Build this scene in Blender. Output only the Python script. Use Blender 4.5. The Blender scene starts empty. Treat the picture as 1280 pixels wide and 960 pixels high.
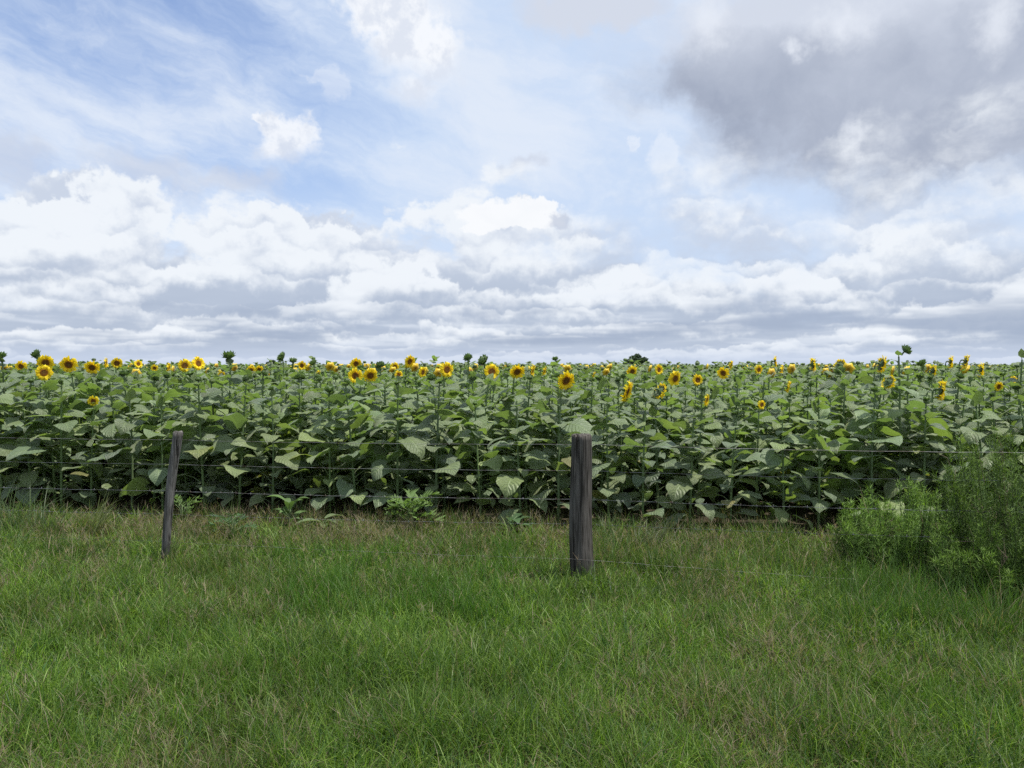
import bpy, math, random, os
import numpy as np
from math import radians, sin, cos, pi, sqrt, atan2

# ------------------------------------------------------------------ camera, sky, sun, exposure
SC = bpy.context.scene
COL = SC.collection
F = 962.0                      # focal length in photograph pixels (1280 wide)
EYE = 1.65                     # eye height
PITCH = math.atan((480.0 - 456.0) / F)

cam_d = bpy.data.cameras.new('camera')
cam_d.sensor_width = 36.0
cam_d.lens = 36.0 * F / 1280.0
cam_d.clip_start = 0.05
cam_d.clip_end = 5000.0
cam = bpy.data.objects.new('camera', cam_d)
COL.objects.link(cam)
cam.location = (0, 0, EYE)
cam.rotation_euler = (pi / 2 - PITCH, 0, 0)
SC.camera = cam

SUN_EL, SUN_AZ = 72.0, 98.0    # azimuth measured from straight ahead (+Y) towards the right (+X)
sun_d = bpy.data.lights.new('sun', 'SUN')
sun_d.energy = 5.0
sun_d.angle = radians(0.6)
sun_d.color = (1.0, 0.955, 0.88)
sun = bpy.data.objects.new('sun', sun_d)
COL.objects.link(sun)
sun.rotation_euler = (radians(90 - SUN_EL), 0, radians(180 - SUN_AZ))

SC.view_settings.view_transform = 'Standard'
SC.view_settings.look = 'None'
SC.view_settings.exposure = 0.28
SC.view_settings.gamma = 1.0
SC.view_settings.use_curve_mapping = False
SC.render.engine = 'CYCLES'
cy = SC.cycles
cy.max_bounces = 5
cy.diffuse_bounces = 3
cy.glossy_bounces = 2
cy.transmission_bounces = 3
cy.transparent_max_bounces = 4
cy.caustics_reflective = False
cy.caustics_refractive = False
cy.use_denoising = False
cy.use_adaptive_sampling = True
cy.adaptive_threshold = 0.02
cy.sample_clamp_indirect = 4.0
SC.render.use_persistent_data = False


def ray(px, py):
    """direction of a photograph pixel"""
    x, y, z = (px - 640) / F, 1.0, -(py - 480) / F
    c, s = cos(PITCH), sin(PITCH)
    return np.array((x, y * c + z * s, -y * s + z * c))


def azel(px, py):
    d = ray(px, py)
    return math.degrees(atan2(d[0], d[1])), math.degrees(atan2(d[2], sqrt(d[0] ** 2 + d[1] ** 2)))


# ---- a very small expression language for shader nodes
class G:
    """one node tree under construction"""
    def __init__(self, tree):
        self.t = tree
    def node(self, kind, **kw):
        n = self.t.nodes.new(kind)
        for k, v in kw.items():
            setattr(n, k, v)
        return n
    def link(self, a, sock):
        if isinstance(a, X):
            self.t.links.new(a.s, sock)
        else:
            sock.default_value = a
    def math(self, op, *a, clamp=False):
        n = self.node('ShaderNodeMath', operation=op, use_clamp=clamp)
        for i, v in enumerate(a):
            self.link(v, n.inputs[i])
        return X(self, n.outputs[0])
    def xyz(self, x, y, z=0.0):
        n = self.node('ShaderNodeCombineXYZ')
        for i, v in enumerate((x, y, z)):
            self.link(v, n.inputs[i])
        return X(self, n.outputs[0])
    def sep(self, v):
        n = self.node('ShaderNodeSeparateXYZ')
        self.link(v, n.inputs[0])
        return [X(self, o) for o in n.outputs]
    def noise(self, vec, scale=1.0, detail=4.0, rough=0.5, dist=0.0, dims='3D', color=False):
        n = self.node('ShaderNodeTexNoise', noise_dimensions=dims)
        if vec is not None:
            self.link(vec, n.inputs['Vector'])
        n.inputs['Scale'].default_value = scale
        n.inputs['Detail'].default_value = detail
        n.inputs['Roughness'].default_value = rough
        n.inputs['Distortion'].default_value = dist
        return X(self, n.outputs['Color' if color else 'Fac'])
    def sstep(self, v, lo, hi, a=0.0, b=1.0):
        n = self.node('ShaderNodeMapRange', interpolation_type='SMOOTHSTEP')
        self.link(v, n.inputs['Value'])
        for k, q in (('From Min', lo), ('From Max', hi), ('To Min', a), ('To Max', b)):
            self.link(q, n.inputs[k])
        return X(self, n.outputs[0])
    def lin(self, v, lo, hi, a=0.0, b=1.0):
        n = self.node('ShaderNodeMapRange', interpolation_type='LINEAR')
        self.link(v, n.inputs['Value'])
        for k, q in (('From Min', lo), ('From Max', hi), ('To Min', a), ('To Max', b)):
            self.link(q, n.inputs[k])
        return X(self, n.outputs[0])
    def mix(self, f, a, b, mode='MIX'):
        n = self.node('ShaderNodeMix', data_type='RGBA', blend_type=mode)
        self.link(f, n.inputs[0])
        for v, s in ((a, n.inputs[6]), (b, n.inputs[7])):
            if isinstance(v, tuple) and len(v) == 3:
                v = v + (1.0,)
            self.link(v, s)
        return X(self, n.outputs[2])


class X:
    def __init__(self, g, s):
        self.g, self.s = g, s
    def __add__(self, o): return self.g.math('ADD', self, o)
    __radd__ = __add__
    def __sub__(self, o): return self.g.math('SUBTRACT', self, o)
    def __rsub__(self, o): return self.g.math('SUBTRACT', o, self)
    def __mul__(self, o): return self.g.math('MULTIPLY', self, o)
    __rmul__ = __mul__
    def __truediv__(self, o): return self.g.math('DIVIDE', self, o)
    def __rtruediv__(self, o): return self.g.math('DIVIDE', o, self)
    def max(self, o): return self.g.math('MAXIMUM', self, o)
    def min(self, o): return self.g.math('MINIMUM', self, o)
    def clamp(self): return self.g.math('ADD', self, 0.0, clamp=True)


def srgb(r, g, b, k=1.0):
    f = lambda c: (c / 255 / 12.92 if c / 255 <= 0.04045 else ((c / 255 + 0.055) / 1.055) ** 2.4)
    return tuple(f(c) * k for c in (r, g, b))

# ------------------------------------------------------------------ world: Nishita sky with cloud layers given in azimuth / elevation
world = bpy.data.worlds.new('World')
SC.world = world
world.use_nodes = True
wt = world.node_tree
wt.nodes.clear()
g = G(wt)
SKY_K = 0.10
K = 1.0 / (SKY_K * 2 ** SC.view_settings.exposure)      # so that a cloud colour is the colour it has in the picture
sky = g.node('ShaderNodeTexSky', sky_type='NISHITA', sun_disc=False, sun_elevation=radians(SUN_EL), sun_rotation=radians(SUN_AZ),
             altitude=0.0, air_density=1.0, dust_density=0.6, ozone_density=1.6)
tc = g.node('ShaderNodeTexCoord')
dx, dy, dz = g.sep(X(g, tc.outputs['Generated']))
az = g.math('ARCTAN2', dx, dy) * 57.29578
el = g.math('ARCSINE', dz) * 57.29578
elp = el.max(0.0)


def C(r, gg, b):                      # a cloud colour as it looks, divided by the background strength
    return srgb(r, gg, b, K)


def dirs(a, e):
    return g.xyz(a, e, 0.0)


# shared turbulence (degrees)
P0 = dirs(az, el)
wA = g.noise(P0, 0.16, 5.0, 0.56, 0.0, '2D', color=True)
wAx, wAy, _ = g.sep(wA)
wB = g.noise(P0, 0.62, 4.0, 0.6, 0.0, '2D', color=True)
wBx, wBy, wBz = g.sep(wB)
ax = az + (wAx - 0.5) * 5.0 + (wBx - 0.5) * 1.9
ey = el + (wAy - 0.5) * 4.0 + (wBy - 0.5) * 1.6
ax2 = az + (wAx - 0.5) * 2.2 + (wBx - 0.5) * 1.9
ey2 = el + (wAy - 0.5) * 1.8 + (wBy - 0.5) * 1.7


def blob(px, py, rx, ry, A=None, E=None, rot=0.0):
    """1 at the centre of an ellipse, 0 on its edge, negative outside; the size is given in photograph pixels"""
    a0, e0 = azel(px, py)
    A = A or ax
    E = E or ey
    sx, sy = math.degrees(rx / F), math.degrees(ry / F)
    u, v = A - a0, E - e0
    if rot:
        c, s = cos(radians(rot)), sin(radians(rot))
        u, v = u * c + v * s, v * c - u * s
    u, v = u * (1 / sx), v * (1 / sy)
    return 1.0 - g.math('SQRT', u * u + v * v)


def union(items, **k):
    r = None
    for it in items:
        b = blob(*it, **k)
        r = b if r is None else r.max(b)
    return r


# 1. clear sky
base = X(g, sky.outputs[0])
base = g.mix(1.0, base, (1.08, 1.15, 1.36), 'MULTIPLY')
# 2. thin high veil with streaks; open (blue) in the upper left
c20, s20 = cos(radians(-14)), sin(radians(-14))
sx_ = az * c20 + el * s20
sy_ = el * c20 - az * s20
streak = g.noise(g.xyz(sx_ * 0.05 + (wAx - 0.5) * 0.3, sy_ * 0.15 + (wAy - 0.5) * 0.35), 1.0, 7.0, 0.62, 0.0, '2D')
open_ = union([(110, 55, 360, 200), (80, 150, 180, 50)])
side = g.sstep(az, -22.0, -2.0)
veil = g.sstep(streak - open_.max(-0.9) * 0.15 + side * 0.20, 0.12, 0.66)
veil = veil * 0.78 + 0.15
low = g.sstep(el - side * 2.5, 6.0, 18.0, 1.0, 0.0)
veilc = g.mix(g.sstep(streak, 0.35, 0.7), C(205, 223, 248), C(229, 238, 251))
col = g.mix(veil.max(low * 0.93), base, veilc)

# 3. the wide grey cloud in the upper right
G1 = union([(1210, 100, 300, 118), (985, 84, 165, 70), (1140, 30, 320, 100), (740, 8, 100, 32), (1205, 180, 120, 38), (1020, 30, 220, 66)])
gn = g.noise(dirs(ax2 * 0.11 + 3.0, ey2 * 0.15), 1.0, 6.0, 0.55, 0.0, '2D')
gm = g.sstep(G1 + (gn - 0.5) * 0.75, -0.22, 0.42)
holes = union([(1055, 28, 44, 26), (998, 66, 16, 13), (1240, 30, 26, 34), (885, 22, 36, 44), (1068, 168, 12, 26)], A=ax2, E=ey2)
gcore = union([(1180, 185, 230, 85), (930, 100, 190, 60), (1240, 140, 150, 120), (1040, 120, 180, 80)])
gtone = (g.sstep(gcore, -0.5, 0.6) * 0.60 + (gn - 0.47) * 1.0 + (wAx - 0.5) * 0.45 + g.sstep(el, 24.0, 14.0) * 0.1 - g.sstep(el, 18.5, 25.0) * 0.34).clamp()
gcol = g.mix(gtone, C(212, 219, 233), C(154, 164, 185))
gcol = g.mix(g.sstep(holes + (wBz - 0.5) * 1.1, -0.35, 1.2) * 0.75, gcol, C(236, 241, 250))
col = g.mix(gm * 0.97, col, gcol)

# 4. a few separate heaps of white cloud
def heap(items, shade=0.5, dense=0.9):
    global col
    H = union(items, A=ax2, E=ey2)
    fine = wBz - 0.5
    _, e0 = azel(items[0][0], items[0][1])
    below = g.sstep(el, e0 + 0.6, e0 - 2.2)
    m = g.sstep(H + fine * 0.95, -0.14, below * 0.75 + 0.36)
    sh = g.sstep((wAy - 0.5) * 1.6 + fine * 1.7 + below * 0.35 + H * 0.25, 0.0, 0.55)
    c = g.mix(sh * shade, C(247, 250, 255), C(209, 218, 235))
    col = g.mix(m * dense, col, c)


heap([(508, 50, 58, 64), (543, 75, 50, 48), (485, 10, 64, 42), (520, 112, 38, 28)], 0.62, 0.96)
heap([(418, 112, 15, 24), (403, 96, 20, 8)], 0.4, 0.28)
heap([(365, 172, 34, 28), (345, 188, 30, 15), (335, 150, 12, 8)], 0.75)
heap([(828, 200, 24, 24), (790, 178, 10, 9)], 0.5, 0.4)
soft = union([(190, 220, 90, 34), (20, 195, 50, 34), (300, 230, 60, 22), (650, 208, 24, 12)], A=ax, E=ey)
col = g.mix(g.sstep(soft + (wBz - 0.5) * 0.8, -0.1, 0.8) * 0.6, col, C(206, 213, 228))

# 5. the bank of cumulus that reaches down to the horizon
D = 1.0 / (elp * 0.01745 + 0.045)
lnD = g.math('LOGARITHM', D, 2.71828)


def bank(up):
    e = el + up
    q = g.xyz(az * 0.13 + (wAx - 0.5) * 0.35, e * 0.23 + (wAy - 0.5) * 0.3, 1.7)
    n = g.noise(q, 1.0, 6.0, 0.56, 0.0)
    return n, e


top = g.noise(g.xyz(az * 0.06, 4.0), 1.0, 2.0, 0.5, 0.0, '2D')
n0, _ = bank(0.0)
n1, _ = bank(1.1)
def puff(up):
    return g.noise(g.xyz(az * 0.33 + (wAx - 0.5) * 0.5, (el + up) * 0.50 + (wAy - 0.5) * 0.4, 9.0), 1.0, 4.0, 0.52)


pf = puff(0.0) - puff(0.55)


def heaps(k, ky, seed, w):
    """rounded heaps: how far above its own heap's middle a direction lies"""
    y = lnD * -ky + (wAy - 0.5) * w + (wBy - 0.5) * w * 0.55
    x = az * k + (wAx - 0.5) * w + (wBx - 0.5) * w * 0.55
    n = g.node('ShaderNodeTexVoronoi', voronoi_dimensions='2D', feature='SMOOTH_F1')
    g.link(g.xyz(x + seed, y, 0.0), n.inputs['Vector'])
    n.inputs['Scale'].default_value = 1.0
    n.inputs['Smoothness'].default_value = 0.35
    _, cyy, _ = g.sep(X(g, n.outputs['Position']))
    return y - cyy


hp = heaps(0.105, 2.1, 3.0, 0.9) * 0.80 + heaps(0.30, 5.2, 8.0, 1.2) * 0.44
edge = 12.0 + hp * 2.4 + (top - 0.5) * 5.0 + g.sstep(az, 1.0, 9.0) * 3.0
cover = (edge - el) * 0.085 + (n0 - 0.5) * 1.9 + (wBz - 0.5) * 0.25
spec = union([(120, 265, 90, 48), (60, 295, 90, 50), (640, 272, 75, 28), (660, 262, 40, 20), (350, 300, 130, 40)], A=ax2, E=ey2)
cover = cover.max(spec * 1.2 + (wBz - 0.5) * 0.55)
bm = g.sstep(cover, 0.0, g.sstep(az, -4.0, 10.0) * 0.5 + 0.22)
lit = (n0 - n1) * 0.9 + pf * 0.8 + hp + (wBz - 0.5) * 0.5 + (wAy - 0.5) * 0.9 + 0.37 + g.sstep(el, 4.0, 9.0) * 0.12
rim = g.sstep(cover, 0.75, 0.05)
tone = (lit + rim * 0.28).clamp()
bcol = g.mix(g.sstep(tone, 0.10, 0.88), g.mix(g.sstep(el, 4.5, 10.0), C(184, 196, 215), C(204, 214, 231)), C(241, 246, 252))
# long flat bases, drawn together by distance
qf = g.xyz(az * 0.075 + (wAx - 0.5) * 0.2, lnD * 3.6 + (wAy - 0.5) * 0.5, 5.0)
fl = g.noise(qf, 1.0, 3.0, 0.5, 0.0)
flm = g.sstep(fl, 0.42, 0.64) * g.sstep(el, 6.2, 2.6) * g.sstep(el, 0.4, 1.6)
bcol = g.mix(flm * 0.9, bcol, C(164, 178, 201))
flw = g.sstep(fl, 0.43, 0.30) * g.sstep(el, 8.5, 4.0)
bcol = g.mix(flw * 0.6, bcol, C(232, 239, 249))
col = g.mix(bm * 0.96, col, bcol)
bright = union([(640, 268, 66, 20), (665, 258, 34, 14), (600, 283, 30, 9)], A=ax2, E=ey2)
col = g.mix(g.sstep(bright + (wBz - 0.5) * 0.8, 0.0, 0.25) * 0.9, col, C(250, 252, 255))
drk = union([(690, 274, 26, 12)], A=ax2, E=ey2)
col = g.mix(g.sstep(drk + (wBz - 0.5) * 0.6, 0.0, 0.6) * 0.7, col, C(190, 200, 220))
# pale air over the horizon
col = g.mix(g.sstep(el, 1.9, 0.0) * 0.8, col, C(203, 215, 236))

bg = g.node('ShaderNodeBackground')
g.link(col, bg.inputs['Color'])
bg.inputs['Strength'].default_value = SKY_K
out = g.node('ShaderNodeOutputWorld')
wt.links.new(bg.outputs[0], out.inputs['Surface'])
world.cycles.sampling_method = 'MANUAL'
world.cycles.sample_map_resolution = 512

# ------------------------------------------------------------------ helpers for meshes and materials
RNG = np.random.default_rng(7)
random.seed(7)
TILT = math.atan(0.137)                       # the fence and the field edge come nearer to the right
U = np.array((cos(TILT), -sin(TILT), 0.0))    # along the fence
V = np.array((sin(TILT), cos(TILT), 0.0))     # away from it, into the field


def at_v(px, py, v):
    """world point where the ray of a photograph pixel meets the upright plane at distance v into the field"""
    d = ray(px, py)
    return np.array((0, 0, EYE)) + d * (v / float(d @ V))


def uv2xy(u, v):
    return U[0] * u + V[0] * v, U[1] * u + V[1] * v


def px_of(p):
    """photograph column and row of a world point"""
    x, y, z = p[0], p[1], p[2] - EYE
    c, s = cos(PITCH), sin(PITCH)
    yy, zz = y * c - z * s, y * s + z * c
    return 640 + F * x / yy, 480 - F * zz / yy


class MB:
    """collects vertices, faces (padded with -1 to four), a colour and a uv per vertex; becomes ONE mesh object"""
    def __init__(self):
        self.v, self.f, self.c, self.t, self.n = [], [], [], [], 0
    def add(self, v, f, col=(1, 1, 1), uv=None):
        v = np.asarray(v, dtype=np.float32).reshape(-1, 3)
        f = np.asarray(f, dtype=np.int64)
        if f.ndim == 1:
            f = f.reshape(1, -1)
        if f.shape[1] == 3:
            f = np.concatenate([f, np.full((len(f), 1), -1)], axis=1)
        c = np.empty((len(v), 3), dtype=np.float32); c[:] = col
        t = np.tile(np.array([[0.5, 0.8]], dtype=np.float32), (len(v), 1)) if uv is None else np.asarray(uv, dtype=np.float32)
        self.f.append(np.where(f >= 0, f + self.n, -1)); self.v.append(v); self.c.append(c); self.t.append(t)
        self.n += len(v)
    def arrays(self):
        return np.concatenate(self.v), np.concatenate(self.f), np.concatenate(self.c), np.concatenate(self.t)
    def add_arrays(self, a, M=None, tint=None):
        v, f, c, t = a
        if M is not None:
            v = v @ M[:3, :3].T + M[:3, 3]
        self.add(v, f, c if tint is None else c * tint, t)
    def mesh(self, name, mat, smooth=True):
        v, f, c, t = self.arrays()
        return arr_mesh(name, v, f, c, t, mat, smooth)
    def build(self, name, mat, parent=None, smooth=True):
        return link(name, self.mesh(name, mat, smooth), parent)


def arr_mesh(name, v, f, c, t, mat, smooth=True):
    me = bpy.data.meshes.new(name)
    tri = f[:, 3] < 0
    cnt = np.where(tri, 3, 4).astype(np.int32)
    keep = f.reshape(-1) >= 0
    loops = f.reshape(-1)[keep].astype(np.int32)
    start = np.concatenate([[0], np.cumsum(cnt)[:-1]]).astype(np.int32)
    me.vertices.add(len(v)); me.vertices.foreach_set('co', np.ascontiguousarray(v, dtype=np.float32).reshape(-1))
    me.loops.add(len(loops)); me.loops.foreach_set('vertex_index', loops)
    me.polygons.add(len(f)); me.polygons.foreach_set('loop_start', start)
    if c is not None:
        a = me.color_attributes.new('tint', 'FLOAT_COLOR', 'POINT')
        cc = np.ones((len(v), 4), dtype=np.float32); cc[:, :3] = c
        a.data.foreach_set('color', cc.reshape(-1))
    if t is not None:
        uvl = me.uv_layers.new(name='uv')
        uvl.data.foreach_set('uv', np.ascontiguousarray(t[loops], dtype=np.float32).reshape(-1))
    me.materials.append(mat)
    me.update(calc_edges=True)
    me.polygons.foreach_set('use_smooth', np.full(len(f), bool(smooth)))
    return me


def link(name, data, parent=None):
    o = bpy.data.objects.new(name, data)
    COL.objects.link(o)
    if parent is not None:
        o.parent = parent
    return o


def tag(o, label=None, cat=None, group=None, kind=None):
    if label: o['label'] = label
    if cat: o['category'] = cat
    if group: o['group'] = group
    if kind: o['kind'] = kind
    return o


def empty(name, loc=(0, 0, 0), rz=0.0):
    o = link(name, None)
    o.empty_display_size = 0.1
    o.location = loc
    o.rotation_euler = (0, 0, rz)
    return o


def mat4(loc=(0, 0, 0), rz=0.0, s=(1, 1, 1), rx=0.0, ry=0.0):
    cz, sz = cos(rz), sin(rz); cx, sx = cos(rx), sin(rx); cyy, syy = cos(ry), sin(ry)
    R = np.array([[cz, -sz, 0], [sz, cz, 0], [0, 0, 1]]) @ np.array([[cyy, 0, syy], [0, 1, 0], [-syy, 0, cyy]]) @ np.array([[1, 0, 0], [0, cx, -sx], [0, sx, cx]])
    M = np.eye(4); M[:3, :3] = R * np.array(s); M[:3, 3] = loc
    return M


def tube(mb, pts, rad, n=6, col=(1, 1, 1), cap=True):
    """a round tube along points with a radius at each"""
    pts = np.asarray(pts, float); m = len(pts)
    rad = np.broadcast_to(np.asarray(rad, float), (m,))
    tan = np.gradient(pts, axis=0); tan /= np.linalg.norm(tan, axis=1)[:, None] + 1e-9
    ref = np.where(np.abs(tan[:, 2:3]) < 0.9, np.array([[0, 0, 1.0]]), np.array([[1.0, 0, 0]]))
    a = np.cross(tan, ref); a /= np.linalg.norm(a, axis=1)[:, None] + 1e-9
    b = np.cross(tan, a)
    th = np.arange(n) * 2 * pi / n
    v = pts[:, None, :] + rad[:, None, None] * (np.cos(th)[None, :, None] * a[:, None, :] + np.sin(th)[None, :, None] * b[:, None, :])
    v = v.reshape(-1, 3)
    i = np.arange(m - 1)[:, None] * n; k = np.arange(n)[None, :]; k2 = (k + 1) % n
    f = np.stack([i + k, i + k2, i + n + k2, i + n + k], axis=-1).reshape(-1, 4)
    if cap:
        v = np.concatenate([v, pts[:1], pts[-1:]]); e = (m - 1) * n
        kk = np.arange(n); kk2 = (kk + 1) % n
        f = np.concatenate([f, np.stack([kk2, kk, np.full(n, m * n), np.full(n, -1)], 1), np.stack([e + kk, e + kk2, np.full(n, m * n + 1), np.full(n, -1)], 1)])
    mb.add(v, f, col)


def ribbon(n_rows, n_cols):
    i = np.arange(n_rows - 1)[:, None] * n_cols; k = np.arange(n_cols - 1)[None, :]
    return np.stack([i + k, i + k + 1, i + n_cols + k + 1, i + n_cols + k], -1).reshape(-1, 4)


def new_mat(name):
    m = bpy.data.materials.new(name)
    m.use_nodes = True
    m.node_tree.nodes.clear()
    return m, G(m.node_tree)


def finish(gm_, shader):
    o = gm_.node('ShaderNodeOutputMaterial')
    gm_.t.links.new(shader, o.inputs['Surface'])


def principled(gm_, color, rough=0.6, spec=0.3, normal=None):
    n = gm_.node('ShaderNodeBsdfPrincipled')
    if isinstance(color, tuple) and len(color) == 3:
        color = color + (1.0,)
    gm_.link(color, n.inputs['Base Color'])
    gm_.link(rough, n.inputs['Roughness'])
    gm_.link(spec, n.inputs['Specular IOR Level'])
    if normal is not None:
        gm_.link(normal, n.inputs['Normal'])
    return n


def bump(gm_, h, strength=0.4, distance=0.01):
    n = gm_.node('ShaderNodeBump')
    n.inputs['Strength'].default_value = strength
    n.inputs['Distance'].default_value = distance
    gm_.link(h, n.inputs['Height'])
    return X(gm_, n.outputs[0])


def plant_mat(name, rough, spec, trans, transcol, veins=False, hue=0.12):
    """thin plant tissue: tint from the blade or leaf itself, light passing through"""
    m, q = new_mat(name)
    at = q.node('ShaderNodeAttribute', attribute_name='tint')
    base = X(q, at.outputs['Color'])
    geo = q.node('ShaderNodeNewGeometry')
    pos = X(q, geo.outputs['Position'])
    nz = q.noise(pos, 9.0, 2.0, 0.5)
    oi = q.node('ShaderNodeObjectInfo')
    var = (X(q, oi.outputs['Random']) - 0.5) * 2 * hue
    base = q.mix(1.0, base, q.xyz(nz * 0.5 + 0.75 + var * 0.8, nz * 0.4 + 0.8 + var, nz * 0.4 + 0.8), 'MULTIPLY')
    nrm = None
    if veins:
        uvn = q.node('ShaderNodeUVMap', uv_map='uv')
        uu, vv, _ = q.sep(X(q, uvn.outputs[0]))
        s = q.math('ABSOLUTE', vv - 0.5) * 2.0
        ph = (uu - s * 0.30) * 8.0
        lat = q.math('ABSOLUTE', q.math('FRACT', ph) - 0.5) * 2.0
        latm = q.sstep(lat, 0.80, 1.0) * q.sstep(s, 1.0, 0.5)
        mid = q.sstep(s, 0.09, 0.02)
        vein = latm.max(mid)
        base = q.mix(vein * 0.42, base, (0.20, 0.27, 0.11))
        h = q.math('SINE', ph * 6.2832) * 0.5 * q.sstep(s, 0.0, 0.25) - vein * 0.5 + q.noise(pos, 90.0, 2.0, 0.6) * 0.5
        nrm = bump(q, h, 0.8, 0.009)
    p = principled(q, base, rough, spec, nrm)
    if veins:                                   # the bristly hairs of the leaf
        p.inputs['Sheen Weight'].default_value = 0.18
        p.inputs['Sheen Roughness'].default_value = 0.45
        p.inputs['Sheen Tint'].default_value = (1.0, 0.97, 0.82, 1.0)
    tr = q.node('ShaderNodeBsdfTranslucent')
    q.link(q.mix(1.0, base, transcol, 'MULTIPLY'), tr.inputs['Color'])
    ms = q.node('ShaderNodeMixShader')
    ms.inputs[0].default_value = trans
    q.t.links.new(p.outputs[0], ms.inputs[1]); q.t.links.new(tr.outputs[0], ms.inputs[2])
    finish(q, ms.outputs[0])
    return m


M_LEAF = plant_mat('sunflower_leaf', 0.46, 0.5, 0.24, (2.1, 2.4, 0.95), True)
M_STEM = plant_mat('sunflower_stem', 0.6, 0.3, 0.05, (1.5, 1.6, 0.7))
M_PETAL = plant_mat('petal', 0.6, 0.2, 0.35, (1.3, 1.2, 0.5), hue=0.05)
M_BRACT = plant_mat('bract', 0.6, 0.3, 0.15, (1.6, 1.8, 0.7))
M_GRASS = plant_mat('grass_blade', 0.5, 0.35, 0.35, (1.7, 1.9, 0.8))
M_WEED = plant_mat('weed_leaf', 0.6, 0.22, 0.28, (1.6, 1.75, 0.85))

m, q = new_mat('seed_disc')
geo = q.node('ShaderNodeTexCoord')
ob = X(q, geo.outputs['Object'])
at = q.node('ShaderNodeAttribute', attribute_name='tint')
vor = q.node('ShaderNodeTexVoronoi'); vor.inputs['Scale'].default_value = 170.0
q.link(ob, vor.inputs['Vector'])
vd = X(q, vor.outputs['Distance'])
cc = q.mix(q.sstep(vd, 0.2, 0.8) * 0.6, X(q, at.outputs['Color']), (0.05, 0.022, 0.007))
finish(q, principled(q, cc, 0.85, 0.1, bump(q, 1.0 - vd, 0.8, 0.004)).outputs[0])
M_DISC = m


def wood(name, dark, light):
    m, q = new_mat(name)
    tcn = q.node('ShaderNodeTexCoord')
    x, y, z = q.sep(X(q, tcn.outputs['Object']))
    grain = q.noise(q.xyz(x * 75.0, y * 75.0, z * 3.2), 1.0, 5.0, 0.65)
    blot = q.noise(q.xyz(x * 9.0, y * 9.0, z * 3.0), 1.0, 3.0, 0.5)
    crack = q.noise(q.xyz(x * 38.0 + 7.0, y * 38.0, z * 1.6), 1.0, 3.0, 0.5)
    ck = q.sstep(crack, 0.43, 0.36)
    c = q.mix(q.sstep(grain, 0.33, 0.68), dark, light)
    c = q.mix(q.sstep(blot, 0.5, 0.7) * 0.35, c, (0.10, 0.105, 0.10))
    c = q.mix(q.sstep(z, 0.30, 0.0) * q.sstep(blot, 0.3, 0.6) * 0.6, c, (0.035, 0.036, 0.028))
    c = q.mix(ck * 0.85, c, (0.012, 0.011, 0.010))
    h = grain * 0.7 - ck * 1.4
    finish(q, principled(q, c, 0.9, 0.12, bump(q, h, 0.9, 0.006)).outputs[0])
    return m


M_POST = wood('weathered_wood', (0.026, 0.023, 0.020), (0.128, 0.116, 0.105))
M_POLE = wood('weathered_pole', (0.055, 0.050, 0.046), (0.20, 0.19, 0.18))

m, q = new_mat('galvanised_wire')
geo = q.node('ShaderNodeNewGeometry')
wn = q.noise(X(q, geo.outputs['Position']), 22.0, 2.0, 0.5)
p = principled(q, q.mix(q.sstep(wn, 0.40, 0.68), (0.26, 0.265, 0.27), (0.12, 0.09, 0.075)), 0.5, 0.4)
p.inputs['Metallic'].default_value = 0.35
finish(q, p.outputs[0])
M_WIRE = m

m, q = new_mat('ground')
geo = q.node('ShaderNodeNewGeometry')
pos = X(q, geo.outputs['Position'])
n1_ = q.noise(pos, 1.1, 4.0, 0.55)
n2_ = q.noise(pos, 24.0, 4.0, 0.6)
c = q.mix(q.sstep(n1_, 0.38, 0.62), (0.022, 0.034, 0.011), (0.050, 0.046, 0.022))
c = q.mix(q.sstep(n2_, 0.35, 0.7) * 0.55, c, (0.028, 0.045, 0.012))
finish(q, principled(q, c, 0.95, 0.05, bump(q, n2_, 0.8, 0.03)).outputs[0])
M_GROUND = m

m, q = new_mat('field_soil')
geo = q.node('ShaderNodeNewGeometry')
pos = X(q, geo.outputs['Position'])
n1_ = q.noise(pos, 5.0, 5.0, 0.6)
c = q.mix(q.sstep(n1_, 0.35, 0.68), (0.030, 0.024, 0.017), (0.075, 0.060, 0.042))
finish(q, principled(q, c, 0.95, 0.05, bump(q, n1_, 0.9, 0.05)).outputs[0])
M_SOIL = m

m, q = new_mat('far_canopy')
geo = q.node('ShaderNodeNewGeometry')
pos = X(q, geo.outputs['Position'])
n1_ = q.noise(pos, 1.6, 4.0, 0.65)
n2_ = q.noise(pos, 0.05, 3.0, 0.5)
n3_ = q.noise(pos, 2.6, 2.0, 0.5)
c = q.mix(q.sstep(n1_, 0.36, 0.64), (0.025, 0.048, 0.015), (0.085, 0.135, 0.045))
c = q.mix(q.sstep(n2_, 0.35, 0.65) * 0.4, c, (0.12, 0.15, 0.055))
c = q.mix(q.sstep(n3_, 0.66, 0.72) * 0.6, c, (0.45, 0.30, 0.02))
finish(q, principled(q, c, 0.8, 0.1, bump(q, n1_, 1.0, 0.2)).outputs[0])
M_FAR = m

m, q = new_mat('bark')
geo = q.node('ShaderNodeNewGeometry')
n1_ = q.noise(X(q, geo.outputs['Position']), 4.0, 4.0, 0.6)
finish(q, principled(q, q.mix(n1_, (0.05, 0.04, 0.03), (0.14, 0.11, 0.09)), 0.9, 0.1).outputs[0])
M_BARK = m

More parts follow.
